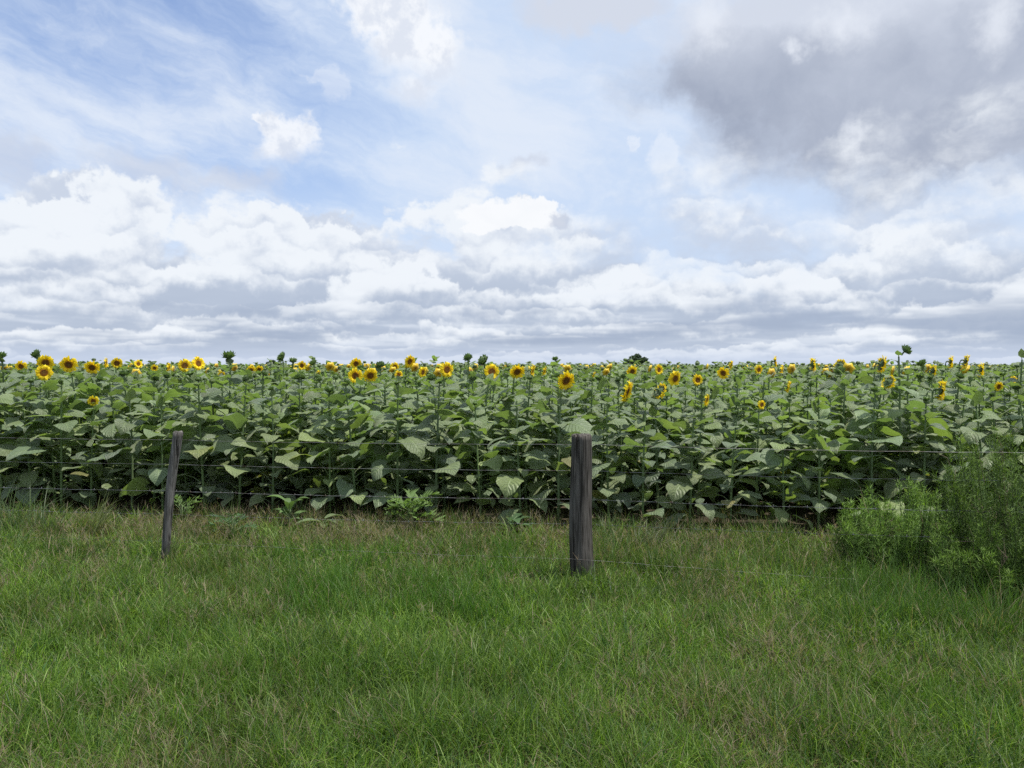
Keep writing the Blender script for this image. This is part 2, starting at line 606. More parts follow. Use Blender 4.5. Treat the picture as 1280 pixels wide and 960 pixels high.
# ------------------------------------------------------------------ ground, field soil
def grid_sheet(name, mat, x0, x1, y0, y1, nx, ny, zf, frame=False):
    gx, gy = np.meshgrid(np.linspace(x0, x1, nx), np.linspace(y0, y1, ny), indexing='ij')
    if frame:
        X_, Y_ = U[0] * gx + V[0] * gy, U[1] * gx + V[1] * gy
    else:
        X_, Y_ = gx, gy
    z = zf(X_, Y_)
    v = np.stack([X_, Y_, z], -1).reshape(-1, 3)
    f = ribbon(nx, ny)[:, ::-1]
    mb = MB(); mb.add(v, f)
    o = mb.build(name, mat)
    return tag(o, kind='structure')


gnd = MB()
gnd.add([(-3000, -3000, 0), (3000, -3000, 0), (3000, 3000, 0), (-3000, 3000, 0)], [0, 1, 2, 3])
o = gnd.build('ground', M_GROUND); tag(o, kind='structure')
grid_sheet('field_soil', M_SOIL, -420, 420, 7.45, 460, 2, 2, lambda x, y: x * 0 + 0.004, True)

# ------------------------------------------------------------------ sunflower plants
LEAF_COLS = [(0.124, 0.172, 0.082), (0.148, 0.196, 0.084), (0.108, 0.152, 0.084), (0.164, 0.212, 0.080)]


def leaf_geo(L, W, th0, bend, fold, wave, ph, nt=8, nsd=5, roll=0.0):
    """a heart-shaped sunflower leaf whose base is at the origin and whose midrib runs along +x, bending down"""
    t = np.linspace(0, 1, nt)
    s = np.linspace(-1, 1, nsd)
    ang = th0 - bend * t ** 1.25
    ds = L / (nt - 1)
    xs = np.concatenate([[0], np.cumsum(np.cos(ang[:-1]) * ds)])
    zs = np.concatenate([[0], np.cumsum(np.sin(ang[:-1]) * ds)])
    w = 2.05 * (t + 0.015) ** 0.42 * (1.004 - t) ** 0.95
    w = w / w.max() * W * 0.5
    A = np.abs(s)[None, :]
    back = -0.16 * L * A ** 1.5 * np.clip(1 - t * 2.2, 0, 1)[:, None]          # the two lobes behind the stalk
    x = xs[:, None] + back
    y = w[:, None] * s[None, :] * cos(fold)
    z = zs[:, None] + w[:, None] * (A * sin(fold) - 0.55 * A ** 2 * sin(fold) * 1.6) + wave * W * A * np.sin(t[:, None] * 11 + ph + s[None, :] * 1.5)
    # normal of the midrib leans back with the bend
    x = x - np.sin(ang)[:, None] * (w[:, None] * A * sin(fold) * 0.3)
    if roll:
        y, z = y * cos(roll) - (z - zs[:, None]) * sin(roll), zs[:, None] + y * sin(roll) + (z - zs[:, None]) * cos(roll)
    v = np.stack([x, y, z], -1).reshape(-1, 3)
    tt, ss = np.meshgrid(t, s * 0.5 + 0.5, indexing='ij')
    return v, ribbon(nt, nsd), np.stack([tt, ss], -1).reshape(-1, 2)


def leafy(rng, H, n, zlo, lod=0, bare_top=0.0, dens=1.0):
    """stem and foliage of a plant of height H; returns (stem MB, leaves MB)"""
    stem, lv = MB(), MB()
    lean = rng.normal(0, 0.025, 2)
    def axis(z):
        k = z / H
        return np.array((lean[0] * k * k * H, lean[1] * k * k * H, z))
    if lod < 2:
        zz = np.linspace(0 if lod == 0 else 0.5, H, 6)
        tube(stem, [axis(z) for z in zz], np.interp(zz, [0, H], [0.0165, 0.0080]), 6 if lod == 0 else 4, (0.13, 0.19, 0.075), cap=False)
    phi = rng.uniform(0, 2 * pi)
    nt, nsd = ((8, 5), (6, 3), (4, 3), (3, 2))[lod]
    for i in range(n):
        k = (i + rng.uniform(-0.3, 0.3)) / max(n - 1, 1)
        k = min(max(k, 0), 1)
        z = zlo + (H - bare_top - zlo) * k ** 1.08
        h = z / H
        phi += 2.39996 + rng.normal(0, 0.25)
        size = np.interp(h, [0.1, 0.35, 0.62, 0.85, 1.0], [0.25, 0.305, 0.285, 0.195, 0.105]) * rng.uniform(0.58, 1.2)
        pl = size * np.interp(h, [0, 0.5, 1], [0.75, 0.6, 0.25]) * rng.uniform(0.8, 1.2)
        pe = radians(np.interp(h, [0.1, 0.5, 0.9, 1.0], [28, 38, 45, 62]) + rng.normal(0, 7))
        th0 = radians(np.interp(h, [0.1, 0.4, 0.8, 1.0], [5, 12, 18, 48]) + rng.normal(0, 19))
        bend = radians(np.interp(h, [0.1, 0.5, 0.85, 1.0], [72, 72, 58, 28]) + rng.normal(0, 18))
        v, f, uv = leaf_geo(size, size * rng.uniform(0.82, 0.98), th0, bend, radians(rng.uniform(8, 26)), rng.uniform(0.02, 0.06),
                            rng.uniform(0, 6.3), nt, nsd, rng.normal(0, 0.33))
        b = axis(z)
        out_ = np.array((cos(phi), sin(phi), 0))
        tip = b + out_ * cos(pe) * pl + np.array((0, 0, sin(pe) * pl))
        R = mat4(tip, phi)
        v = v @ R[:3, :3].T + R[:3, 3]
        base = LEAF_COLS[rng.integers(4)]
        fresh = np.clip((h - 0.55) * 2.0, 0, 1)
        colr = np.array(base) * (1 - fresh * 0.5) + np.array((0.150, 0.212, 0.080)) * fresh * 0.5
        colr = colr * rng.uniform(0.78, 1.2)
        if lod == 0 and h < 0.45 and rng.random() < 0.05:
            colr = np.array(((0.19, 0.18, 0.055), (0.17, 0.165, 0.06), (0.17, 0.20, 0.06))[rng.integers(3)])
        lv.add(v, f, colr, uv)
        if lod < 2:
            midp = b + out_ * cos(pe) * pl * 0.5 + np.array((0, 0, sin(pe) * pl * 0.62))
            tube(lv, [b, midp, tip], [0.0052, 0.0042, 0.0034], 4 if lod == 0 else 3, (0.15, 0.205, 0.085), cap=False)
    return stem, lv, axis(H)


def bud_geo(rng, mb, r=0.035, col=(0.115, 0.175, 0.062), lod=0):
    """a closed green flower head wrapped in pointed bracts, sitting at the origin and facing +z"""
    n = 11 if lod == 0 else 6
    prof = [(0.25, -0.5), (0.85, -0.2), (1.0, 0.25), (0.75, 0.75), (0.0, 0.95)]
    th = np.arange(n) * 2 * pi / n
    v = np.array([(r * a * cos(x), r * a * sin(x), r * b) for a, b in prof for x in th])
    i = np.arange(len(prof) - 1)[:, None] * n; k = np.arange(n)[None]; k2 = (k + 1) % n
    mb.add(v, np.stack([i + k, i + k2, i + n + k2, i + n + k], -1).reshape(-1, 4), np.array(col) * 0.75)
    if lod:
        return
    for ring, (nn, l0, up) in enumerate(((13, 0.85, 0.45), (13, 0.95, 0.95), (9, 0.9, 1.35))):
        for j in range(nn):
            a = 2 * pi * (j + 0.5 * ring) / nn + rng.normal(0, 0.08)
            e = up + rng.normal(0, 0.15)
            d = np.array((cos(a) * cos(e), sin(a) * cos(e), sin(e))); s = np.array((-sin(a), cos(a), 0))
            b = np.array((cos(a), sin(a), 0)) * r * 0.8 + np.array((0, 0, r * 0.2 * ring - 0.2 * r))
            l = l0 * r * rng.uniform(0.85, 1.2); w = r * 0.36
            mb.add([b - s * w, b + s * w, b + d * l * 0.6 + s * w * 0.8, b + d * l * 0.6 - s * w * 0.8, b + d * l],
                   [[0, 1, 2, 3], [3, 2, 4, -1]], np.array(col) * rng.uniform(0.85, 1.3))


def head_parts(rng, R=0.105, open_=1.0):
    """an open head facing +x at the origin: (bracts and receptacle, petals, disc)"""
    br, pt, dc = MB(), MB(), MB()
    rd = R * 0.47
    n = 20
    th = np.arange(n) * 2 * pi / n
    # receptacle: shallow green dish behind
    prof = [(0.10, -0.42), (0.55, -0.36), (0.95, -0.16), (1.04, 0.0)]
    v = np.array([(rd * b, rd * a * cos(x), rd * a * sin(x)) for a, b in prof for x in th])
    i = np.arange(len(prof) - 1)[:, None] * n; k = np.arange(n)[None]; k2 = (k + 1) % n
    br.add(v, np.stack([i + k, i + k2, i + n + k2, i + n + k], -1).reshape(-1, 4), (0.075, 0.115, 0.045))
    for ring, (nn, l0, lean) in enumerate(((15, 0.62, -0.05), (14, 0.72, -0.35))):
        for j in range(nn):
            a = 2 * pi * (j + 0.5 * ring) / nn + rng.normal(0, 0.1)
            ra = np.array((0, cos(a), sin(a))); s = np.array((0, -sin(a), cos(a)))
            d = ra * cos(lean) + np.array((1, 0, 0)) * sin(lean) + rng.normal(0, 0.08, 3)
            b = ra * rd * 0.93 + np.array((-0.05 * rd - 0.12 * rd * ring, 0, 0))
            l = l0 * rd * rng.uniform(0.8, 1.25); w = rd * 0.21
            br.add([b - s * w, b + s * w, b + d * l * 0.55 + s * w * 0.8, b + d * l * 0.55 - s * w * 0.8, b + d * l + np.array((-0.05 * rd, 0, 0))],
                   [[0, 1, 2, 3], [3, 2, 4, -1]], np.array((0.085, 0.14, 0.05)) * rng.uniform(0.8, 1.25))
    # rays, two rows
    for ring, (nn, l0, lean) in enumerate(((21, 1.0, 0.16), (19, 0.92, 0.38))):
        for j in range(nn):
            if rng.random() < 0.06: continue
            a = 2 * pi * (j + 0.5 * ring) / nn + rng.normal(0, 0.06)
            ra = np.array((0, cos(a), sin(a))); s = np.array((0, -sin(a), cos(a)))
            e = lean + rng.normal(0, 0.16) + (1 - open_) * 0.7
            l = (R - rd * 0.9) * l0 * rng.uniform(0.85, 1.15); w = R * 0.150 * rng.uniform(0.85, 1.15)
            b = ra * rd * 0.92 + np.array((0.012 * R + 0.02 * R * ring, 0, 0))
            rows = []
            for tt, ww in ((0, 0.55), (0.35, 1.0), (0.75, 0.8), (1.0, 0.12)):
                ee = e - 0.75 * tt * tt * rng.uniform(0.3, 1.3)
                d = ra * cos(ee) + np.array((1, 0, 0)) * sin(ee)
                c = b + d * l * tt
                rows += [c - s * w * ww, c + np.array((-0.25 * w * ww, 0, 0)), c + s * w * ww]
            y = np.array((0.90, 0.72, 0.032)) * rng.uniform(0.85, 1.1)
            g0 = np.array((0.88, 0.61, 0.02))
            cols = np.array([g0] * 3 + [y] * 9)
            pt.add(rows, ribbon(4, 3), cols)
    # the seed disc, with an orange ring of open florets
    prof = [(0.0, 0.10), (0.3, 0.11), (0.52, 0.13), (0.72, 0.15), (0.88, 0.13), (1.0, 0.02)]
    cols = [(0.22, 0.12, 0.03), (0.17, 0.085, 0.022), (0.14, 0.058, 0.016), (0.24, 0.095, 0.014), (0.42, 0.19, 0.014), (0.50, 0.27, 0.016)]
    v = np.array([(rd * b, rd * a * cos(x), rd * a * sin(x)) for a, b in prof for x in th])
    v += rng.normal(0, rd * 0.012, v.shape)
    c = 1.25 * np.repeat(np.array(cols), n, axis=0) * rng.uniform(0.8, 1.2, (len(v), 1))
    i = np.arange(len(prof) - 1)[:, None] * n
    dc.add(v, np.stack([i + k, i + k2, i + n + k2, i + n + k], -1).reshape(-1, 4), c)
    return br, pt, dc


def neck(mb, a, bend_to):
    """a bent stalk from the stem's top (origin) to the back of the head at bend_to"""
    p0 = np.array((0.0, 0.0, -0.004)); p3 = np.array(bend_to)
    p1 = p0 + np.array((0, 0, a)); p2 = p3 + np.array((-a * 0.55, 0, a * 0.55))
    t = np.linspace(0, 1, 7)[:, None]
    pts = (1 - t) ** 3 * p0 + 3 * (1 - t) ** 2 * t * p1 + 3 * (1 - t) * t ** 2 * p2 + t ** 3 * p3
    tube(mb, pts, np.linspace(0.0085, 0.012, 7), 6, (0.12, 0.18, 0.07), cap=False)


# head prototypes: each is (mesh of bracts with neck, petals mesh, disc mesh, centre of the face)
HEADS = []
for i, nod in enumerate((0.05, 0.18, 0.32, 0.55)):
    rng = np.random.default_rng(50 + i)
    br, pt, dc = head_parts(rng, 0.105, 1.0 if i != 1 else 0.8)
    M = mat4((0.075, 0, 0.055 - nod * 0.08), 0, (1, 1, 1), 0, nod)
    out3 = []
    mb = MB(); mb.add_arrays(br.arrays(), M)
    neck(mb, 0.055, (M @ np.array((-0.018, 0, 0, 1)))[:3])
    me1 = mb.mesh('flower_head', M_BRACT)
    mb = MB(); mb.add_arrays(pt.arrays(), M); me2 = mb.mesh('petals', M_PETAL)
    mb = MB(); mb.add_arrays(dc.arrays(), M); me3 = mb.mesh('seed_disc', M_DISC)
    HEADS.append((me1, me2, me3, M[:3, 3].copy()))

BUDS = []
for i in range(4):
    rng = np.random.default_rng(70 + i)
    raw = MB(); bud_geo(rng, raw, 0.036 + 0.006 * (i % 2))
    mb = MB(); tube(mb, [(0, 0, -0.004), (0.002, 0, 0.02), (0.008, 0, 0.045)], 0.008, 6, (0.12, 0.18, 0.07), cap=False)
    mb.add_arrays(raw.arrays(), mat4((0.012, 0, 0.06), 0, (1, 1, 1), 0, 0.15 + 0.25 * i))
    BUDS.append(mb.mesh('bud', M_BRACT))

PLANTS = []
for i in range(14):
    rng = np.random.default_rng(100 + i)
    H = 1.40
    st, lv, tip = leafy(rng, H, int(rng.integers(27, 33)), 0.10, 0)
    PLANTS.append((st.mesh('stem', M_STEM), lv.mesh('leaves', M_LEAF), tip, H))
TALLS = []           # plants that carry an open head well above the leaves
for i in range(8):
    rng = np.random.default_rng(200 + i)
    H = 1.52
    st, lv, tip = leafy(rng, H, int(rng.integers(21, 26)), 0.14, 0, 0.07)
    TALLS.append((st.mesh('stem', M_STEM), lv.mesh('leaves', M_LEAF), tip, H))


def plant(proto, loc, rz, s, sz=None, tilt=(0, 0)):
    root = empty('sunflower', loc, rz)
    root.rotation_euler = (tilt[0], tilt[1], rz)
    root.scale = (s, s, sz or s)
    link('stem', proto[0], root); link('leaves', proto[1], root)
    return root


def add_bud(root, proto, k, rz=0.0, s=1.0):
    b = link('bud', BUDS[k], root)
    b.location = proto[2]; b.rotation_euler = (0, 0, rz); b.scale = (s, s, s)
    return b


ROW0, ROWS = 8.0, 0.58
FACE = radians(-90 + 33)               # heads look back towards the fence and to the right
# (column, row, head width in photograph pixels, kind, label)
#  kinds: o open, s open seen edge on, b green bud, w withered, k seen from behind
BLOOMS = [
    (3, 450, 15, 'b', 'fat green sunflower bud above the field at the picture\'s left edge'),
    (26, 458, 15, 'o', 'small open sunflower between the left edge and the first close pair of blooms'),
    (47, 447, 13, 'b', 'green sunflower bud standing just above the left pair of stacked blooms'),
    (57, 454, 20, 'o', 'upper of two stacked open sunflowers near the left edge'),
    (55, 466, 20, 'o', 'lower of two stacked open sunflowers near the left edge'),
    (86, 455, 21, 'o', 'large round open sunflower right of the stacked pair at far left'),
    (114, 457, 18, 'o', 'open sunflower beside the large round bloom at far left'),
    (133, 455, 13, 's', 'narrow half-turned sunflower left of a spiky half-open head'),
    (146, 454, 14, 'w', 'half-open spiky sunflower head with few petals, left part of the skyline'),
    (173, 456, 11, 'o', 'small sunflower under a green bud, left of the thin leaning post'),
    (193, 460, 9, 'o', 'tiny open sunflower above and left of the thin leaning post'),
    (211, 461, 13, 's', 'half-turned sunflower directly above the thin leaning post'),
    (231, 457, 17, 'o', 'open round sunflower just right of the thin leaning post\'s top'),
    (249, 456, 18, 'o', 'open sunflower partly hidden by a green bud, second right of the thin post'),
    (117, 501, 13, 'o', 'low small sunflower sunk among the leaves at left'),
    (277, 467, 9, 'w', 'faded brownish small sunflower under the round dark bud'),
    (288, 451, 17, 'b', 'big round dark green bud on the skyline right of the thin post'),
    (314, 462, 11, 'o', 'left one of two tiny sunflowers side by side between the posts'),
    (324, 461, 11, 'o', 'right one of two tiny sunflowers side by side between the posts'),
    (354, 450, 12, 'b', 'upright green bud on the skyline left of the small dark roof-shaped tree'),
    (366, 455, 11, 'b', 'green bud leaning against a small sunflower in the left middle'),
    (377, 457, 12, 'o', 'small sunflower touching a green bud in the left middle'),
    (393, 457, 11, 'b', 'slim green bud above a tiny star-like sunflower'),
    (398, 466, 8, 'o', 'tiny star-like sunflower left of the three clustered large blooms'),
    (411, 491, 14, 'b', 'round green bud low among leaves, below the three clustered blooms'),
    (445, 454, 15, 'o', 'top bloom of the three clustered large sunflowers'),
    (444, 470, 19, 'o', 'lower left bloom of the three clustered large sunflowers'),
    (463, 469, 19, 'o', 'lower right bloom of the three clustered large sunflowers'),
    (493, 458, 13, 'o', 'small sunflower under the tallest bloom left of the middle'),
    (499, 469, 11, 'o', 'small low sunflower below the tallest bloom left of the middle'),
    (512, 451, 17, 'o', 'tallest open sunflower standing above the skyline left of the middle'),
    (529, 466, 14, 'o', 'sunflower with a dark wide disc, right of the tallest bloom'),
    (559, 462, 20, 'o', 'large frontal sunflower alone between the tallest bloom and the thick post'),
    (476, 460, 10, 'b', 'green bud between the three clustered blooms and the tallest bloom'),
    (586, 451, 12, 'b', 'dark green bud on the skyline right of the large lone frontal sunflower'),
    (606, 455, 13, 'b', 'dark green bud behind the sunflower whose face looks left'),
    (615, 465, 20, 'o', 'large sunflower leaning over beside a dark green bud'),
    (646, 462, 20, 'o', 'large frontal sunflower left above the thick post, beside a narrow one'),
    (665, 464, 16, 's', 'narrow half-turned sunflower just right of the large frontal one'),
    (680, 464, 12, 's', 'small edge-on sunflower left of the big tilted bloom over the thick post'),
    (695, 452, 9, 'b', 'thin pointed bud on the skyline above the thick post'),
    (707, 474, 25, 'o', 'big tilted sunflower right above the thick post'),
    (742, 468, 8, 's', 'tiny sunflower just right above the thick post'),
    (790, 464, 15, 'o', 'sunflower in front of the far tree, right of the thick post'),
    (783, 488, 26, 's', 'large sunflower seen edge on, low and right of the thick post'),
    (824, 463, 14, 'o', 'round dark-centred sunflower right of the far tree'),
    (825, 489, 23, 'k', 'sunflower seen from behind with its green back turned to the camera'),
    (844, 474, 20, 'o', 'half-turned large sunflower next to the one showing its back'),
    (873, 476, 15, 'w', 'fading sunflower with brown disc right of the half-turned large bloom'),
    (904, 466, 16, 'o', 'flat sunflower with upturned petals right of the fading bloom'),
    (913, 456, 12, 's', 'edge-on sunflower peeking above the flat upturned bloom'),
    (883, 500, 14, 's', 'low edge-on sunflower sunk in leaves right of centre'),
    (948, 462, 13, 'o', 'ragged open sunflower with pale centre in the right middle'),
    (970, 453, 13, 's', 'bud with a yellow edge above the skyline in the right middle'),
    (977, 464, 13, 's', 'yellow half-turned sunflower beneath a yellow-edged bud in the right middle'),
    (985, 483, 15, 's', 'edge-on sunflower hanging low in the right middle'),
    (952, 506, 10, 'o', 'small yellow sunflower deepest among the leaves right of centre'),
    (1017, 457, 16, 's', 'half-turned sunflower on the skyline left of the wide drooping heads'),
    (1050, 457, 18, 'k', 'wide drooping sunflower seen from behind on the skyline at right'),
    (1102, 455, 20, 's', 'large edge-on sunflower just left of the tall leafy budding plant'),
    (1111, 478, 20, 'k', 'sunflower turned away below the large edge-on bloom at right'),
    (1154, 458, 11, 'b', 'small head right beside the tall leafy budding plant'),
    (1166, 464, 15, 's', 'ragged half-turned sunflower right of the tall leafy budding plant'),
    (1189, 453, 15, 's', 'left one of two raised heads on the skyline at far right'),
    (1207, 451, 16, 's', 'right one of two raised heads on the skyline at far right'),
    (1227, 463, 17, 's', 'bright half-turned sunflower rightmost among the large blooms'),
    (1177, 488, 24, 's', 'low sunflower seen edge on, hanging beneath the two raised heads'),
    (1249, 483, 13, 'w', 'withered orange sunflower low near the right edge'),
    (1267, 475, 10, 'o', 'small sunflower almost at the right edge'),
]
SIGHT = []            # column, distance, height and half width of the open heads
taken = []            # (u, v) of plants already placed
GROUP = 'sunflowers growing in the field'
for i, (px, py, wpx, kind, label) in enumerate(BLOOMS):
    rng = np.random.default_rng(300 + i)
    true = {'o': 0.205, 's': 0.21, 'k': 0.21, 'w': 0.17, 'b': 0.15}[kind] * rng.uniform(0.94, 1.06)
    d = true * F / wpx
    if kind != 'b' and wpx < 12: d = min(d, 14.5)
    if px == 55: d = 8.3
    if px == 57: d = 9.6
    if py > 472: d = 8.3 if py > 484 else min(d, 9.4)
    d = min(max(d, 8.2), 16.5)
    rv = ray(px, py)
    v = d * float(rv @ V)
    v = ROW0 + ROWS * max(0, round((v - ROW0) / ROWS))
    p = at_v(px, py, v)
    width = wpx * p[1] / F * (1.15 if kind == 's' else 1.0)
    face = FACE + rng.normal(0, 0.34)
    if kind == 'k': face = radians(35) + rng.normal(0, 0.2)
    if kind == 's': face = atan2(-p[1], -p[0]) + radians(102 if px > 1000 else 80) + rng.normal(0, 0.1)
    if kind in 'ow' and px > 780: face = atan2(-p[1], -p[0]) + radians(rng.uniform(25, 52))
    if px == 707: face = atan2(-p[1], -p[0]) + radians(36)
    if px == 904: face = atan2(-p[1], -p[0]) + radians(-25)
    proto = (PLANTS if kind == 'b' else TALLS)[i % len(TALLS)]
    rz = rng.uniform(0, 2 * pi)
    if kind == 'b':
        top = p[2] - 0.05
        s = top / proto[3]
        root = plant(proto, (0, 0, 0), rz, min(s, 1.12), s)
        hp = None
        add_bud(root, proto, i % 4, rng.uniform(0, 6), width / 0.095 / s if width / 0.095 > 1 else 1.0)
        off = np.zeros(3)
    else:
        hi = {'o': (0, 1, 1, 2)[i % 4], 's': 1, 'k': 3, 'w': 1}[kind]
        me1, me2, me3, ctr = HEADS[hi]
        k = width / 0.205 if kind in 'osk' else width / 0.17
        k = min(max(k, 0.5), 1.35)
        top = p[2] - ctr[2] * k
        s = top / proto[3]
        sxy = min(max(s, 0.85), 1.08)
        root = plant(proto, (0, 0, 0), rz, sxy, s)
        h = link('flower_head', me1, root)
        h.location = proto[2]
        h.rotation_euler = (rng.normal(0, 0.12), rng.normal(0.02, 0.14), face - rz)
        h.scale = (k / sxy, k / sxy, k / s)
        pe = link('petals', me2, h); dd = link('seed_disc', me3, h)
        if kind == 'w':
            pe.scale = (0.9, 0.82, 0.82); pe.location = (0.01, 0, 0.012)
        c, s_ = cos(face), sin(face)
        off = np.array((ctr[0] * k * c, ctr[0] * k * s_, 0))
    tx, ty = proto[2][0], proto[2][1]
    sc = root.scale[0]
    off = off + np.array((sc * (tx * cos(rz) - ty * sin(rz)), sc * (tx * sin(rz) + ty * cos(rz)), 0))
    loc = (p[0] - off[0], p[1] - off[1], 0.0)
    root.location = loc
    SIGHT.append((px, p[1], p[2], (0.13 if kind != 'b' else 0.06)))
    tag(root, label, 'sunflower', GROUP)
    taken.append((float(np.dot(U[:2], loc[:2])), float(np.dot(V[:2], loc[:2]))))

# the tall leafy plant whose bud stands high above the others, and one like it at the right edge
for px, py, bx, v, label in ((1128, 446, 1141, 8.3, 'tallest leafy sunflower plant with a side bud high above the skyline at right'),
                             (1272, 450, 1276, 8.8, 'tall leafy sunflower plant raised over the skyline at the right edge')):
    rng = np.random.default_rng(int(px))
    p = at_v(px, py, v)
    st, lv, tip = leafy(rng, p[2], 20, 0.25, 0, 0.0)
    root = empty('sunflower', (p[0], p[1], 0))
    st.build('stem', M_STEM, root); lv.build('leaves', M_LEAF, root)
    b = link('bud', BUDS[1], root); b.location = tip + np.array((0.03, 0, 0.02)); b.rotation_euler = (0, 0.5, 0); b.scale = (1.0,) * 3
    tag(root, label, 'sunflower', GROUP)
    taken.append((float(np.dot(U[:2], p[:2])), float(np.dot(V[:2], p[:2]))))

# rows of leafy plants; the nearest ones in view are individuals, the rest one mass
N_IND = 300 - len(BLOOMS) - 2
tk = np.array(taken)
count = 0
mass_near = []
front = []
POSTU = float(at_v(727, 718, 5.92) @ U)
names_row = ['front', 'second', 'third', 'fourth', 'fifth', 'sixth', 'seventh', 'eighth', 'ninth', 'tenth', 'eleventh', 'twelfth']
for r in range(0, 12):
    v = ROW0 + ROWS * r
    half = 0.53 * v + 3.8
    u = -0.91 * v - 3.8
    rng = np.random.default_rng(900 + r)
    while u < half:
        u += rng.uniform(0.34, 0.56) if r < 2 else rng.uniform(0.27, 0.42)
        vv = v + rng.normal(0, 0.045)
        x, y = uv2xy(u, vv)
        px, _ = px_of((x, y, 1.0))
        if np.min(np.hypot((tk[:, 0] - u), (tk[:, 1] - vv))) < 0.15:
            continue
        h = rng.normal(1.07, 0.065) * (1.0 if r else 0.95)
        for bx, by, bz, bw in SIGHT:       # the growers in front of an open head are the shorter ones
            if by > y - 0.4 and abs(px - bx) < (0.20 + bw) * F / y:
                zl = EYE + (bz - EYE - bw * 0.8) * y / by
                h = max(0.72, min(h, zl / 1.44))
        rz = rng.uniform(0, 2 * pi)
        tilt = tuple(rng.normal(0, 0.035, 2))
        proto_i = int(rng.integers(len(PLANTS)))
        inview = -25 < px < 1305
        if inview and count < N_IND:
            root = plant(PLANTS[proto_i], (x, y, 0), rz, h * rng.uniform(0.94, 1.06), h, tilt)
            hasbud = rng.random() < 0.55
            if hasbud:
                add_bud(root, PLANTS[proto_i], int(rng.integers(4)), rng.uniform(0, 6), rng.uniform(0.55, 1.0))
            root['category'] = 'sunflower'; root['group'] = GROUP
            if r == 0:
                front.append((u, root))
            else:
                root['label'] = 'leafy sunflower plant without open bloom crowded in the %s row behind the fence' % names_row[r]
            count += 1
        else:
            mass_near.append((x, y, rz, h, proto_i, v, inview))
print('individual leafy plants', count, 'near mass', len(mass_near))

# labels of the front row: counted from the two posts
ORD = ['first', 'second', 'third', 'fourth', 'fifth', 'sixth', 'seventh', 'eighth', 'ninth', 'tenth', 'eleventh', 'twelfth', 'thirteenth', 'fourteenth',
       'fifteenth', 'sixteenth', 'seventeenth', 'eighteenth', 'nineteenth', 'twentieth', 'twenty-first', 'twenty-second', 'twenty-third', 'twenty-fourth']
def col_of(o): return px_of((o.location[0], o.location[1], 0.5))[0]
fr = sorted((col_of(o), o) for _, o in front)
L_ = [o for c, o in fr if c < 215][::-1]
Mid = [o for c, o in fr if 215 <= c < 470]
Mid2 = [o for c, o in fr if 470 <= c < 727][::-1]
R_ = [o for c, o in fr if c >= 727]
for lst, txt in ((L_, 'to the left of the thin leaning post'), (Mid, 'to the right of the thin leaning post'),
                 (Mid2, 'to the left of the thick post'), (R_, 'to the right of the thick post')):
    for i, o in enumerate(lst):
        o['label'] = 'front-row sunflower without bloom, %s plant %s' % (ORD[i], txt)

# the rest of the field: one mass, finer near, coarser far
LOD0 = []
for i in range(6):
    rng = np.random.default_rng(100 + i)
    st, lv, tip = leafy(rng, 1.40, 24, 0.15, 1)
    mb = MB(); mb.add_arrays(st.arrays()); mb.add_arrays(lv.arrays())
    rb = np.random.default_rng(5); b = MB(); bud_geo(rb, b, 0.034, lod=1); mb.add_arrays(b.arrays(), mat4(tip + np.array((0, 0, 0.03))))
    LOD0.append(mb.arrays())
def simple_head(mb, rng, loc, face, k, lod):
    n = 12 if lod == 0 else 7
    c, s = cos(face), sin(face)
    th = np.arange(n) * 2 * pi / n
    R = 0.085 * k
    rr = R * np.where(np.arange(n) % 2, 0.85, 1.1)
    ring = np.stack([np.full(n, -0.01), rr * np.cos(th), rr * np.sin(th)], 1)
    inner = np.stack([np.full(n, 0.012), R * 0.52 * np.cos(th), R * 0.52 * np.sin(th)], 1)
    v = np.concatenate([ring, inner, [[0.02, 0, 0]], [[-0.04, 0, 0]]])
    kk = np.arange(n); k2 = (kk + 1) % n
    M = mat4(loc, face, (1, 1, 1), 0, rng.uniform(0.0, 0.5))
    v = v @ M[:3, :3].T + M[:3, 3]
    cols = np.concatenate([np.tile((0.66, 0.50, 0.014), (n, 1)), np.tile((0.5, 0.30, 0.010), (n, 1)), [[0.08, 0.035, 0.01]], [[0.07, 0.11, 0.04]]])
    mb.add(v, np.concatenate([np.stack([kk, k2, n + k2, n + kk], 1), np.stack([n + kk, n + k2, np.full(n, 2 * n), np.full(n, -1)], 1),
                              np.stack([k2, kk, np.full(n, 2 * n + 1), np.full(n, -1)], 1)]), cols)

mass = MB()
rng = np.random.default_rng(4242)
for x, y, rz, h, pi_, v, inview in mass_near:
    t = rng.uniform(0.85, 1.15)
    mass.add_arrays(LOD0[pi_ % 6], mat4((x, y, 0), rz, (h, h, h)), t)
    if inview and v > 11 and rng.random() < 0.10:
        hh = rng.uniform(1.50, 1.62)
        tube(mass, [(x, y, 1.2), (x, y, hh - 0.05)], 0.009, 4, (0.13, 0.19, 0.075), cap=False)
        simple_head(mass, rng, (x, y, hh), FACE + rng.normal(0, 0.4), rng.uniform(0.8, 1.1), 0)
LOD1, LOD2 = [], []
for i in range(6):
    r1 = np.random.default_rng(500 + i)
    st, lv, tip = leafy(r1, 1.42, 13, 0.80, 2)
    b = MB(); bud_geo(r1, b, 0.040, lod=1); lv.add_arrays(b.arrays(), mat4(tip + np.array((0, 0, 0.02))))
    LOD1.append(lv.arrays())
    st, lv, tip = leafy(r1, 1.42, 9, 0.95, 3)
    b = MB(); bud_geo(r1, b, 0.05, lod=1); lv.add_arrays(b.arrays(), mat4(tip + np.array((0, 0, 0.02))))
    LOD2.append(lv.arrays())
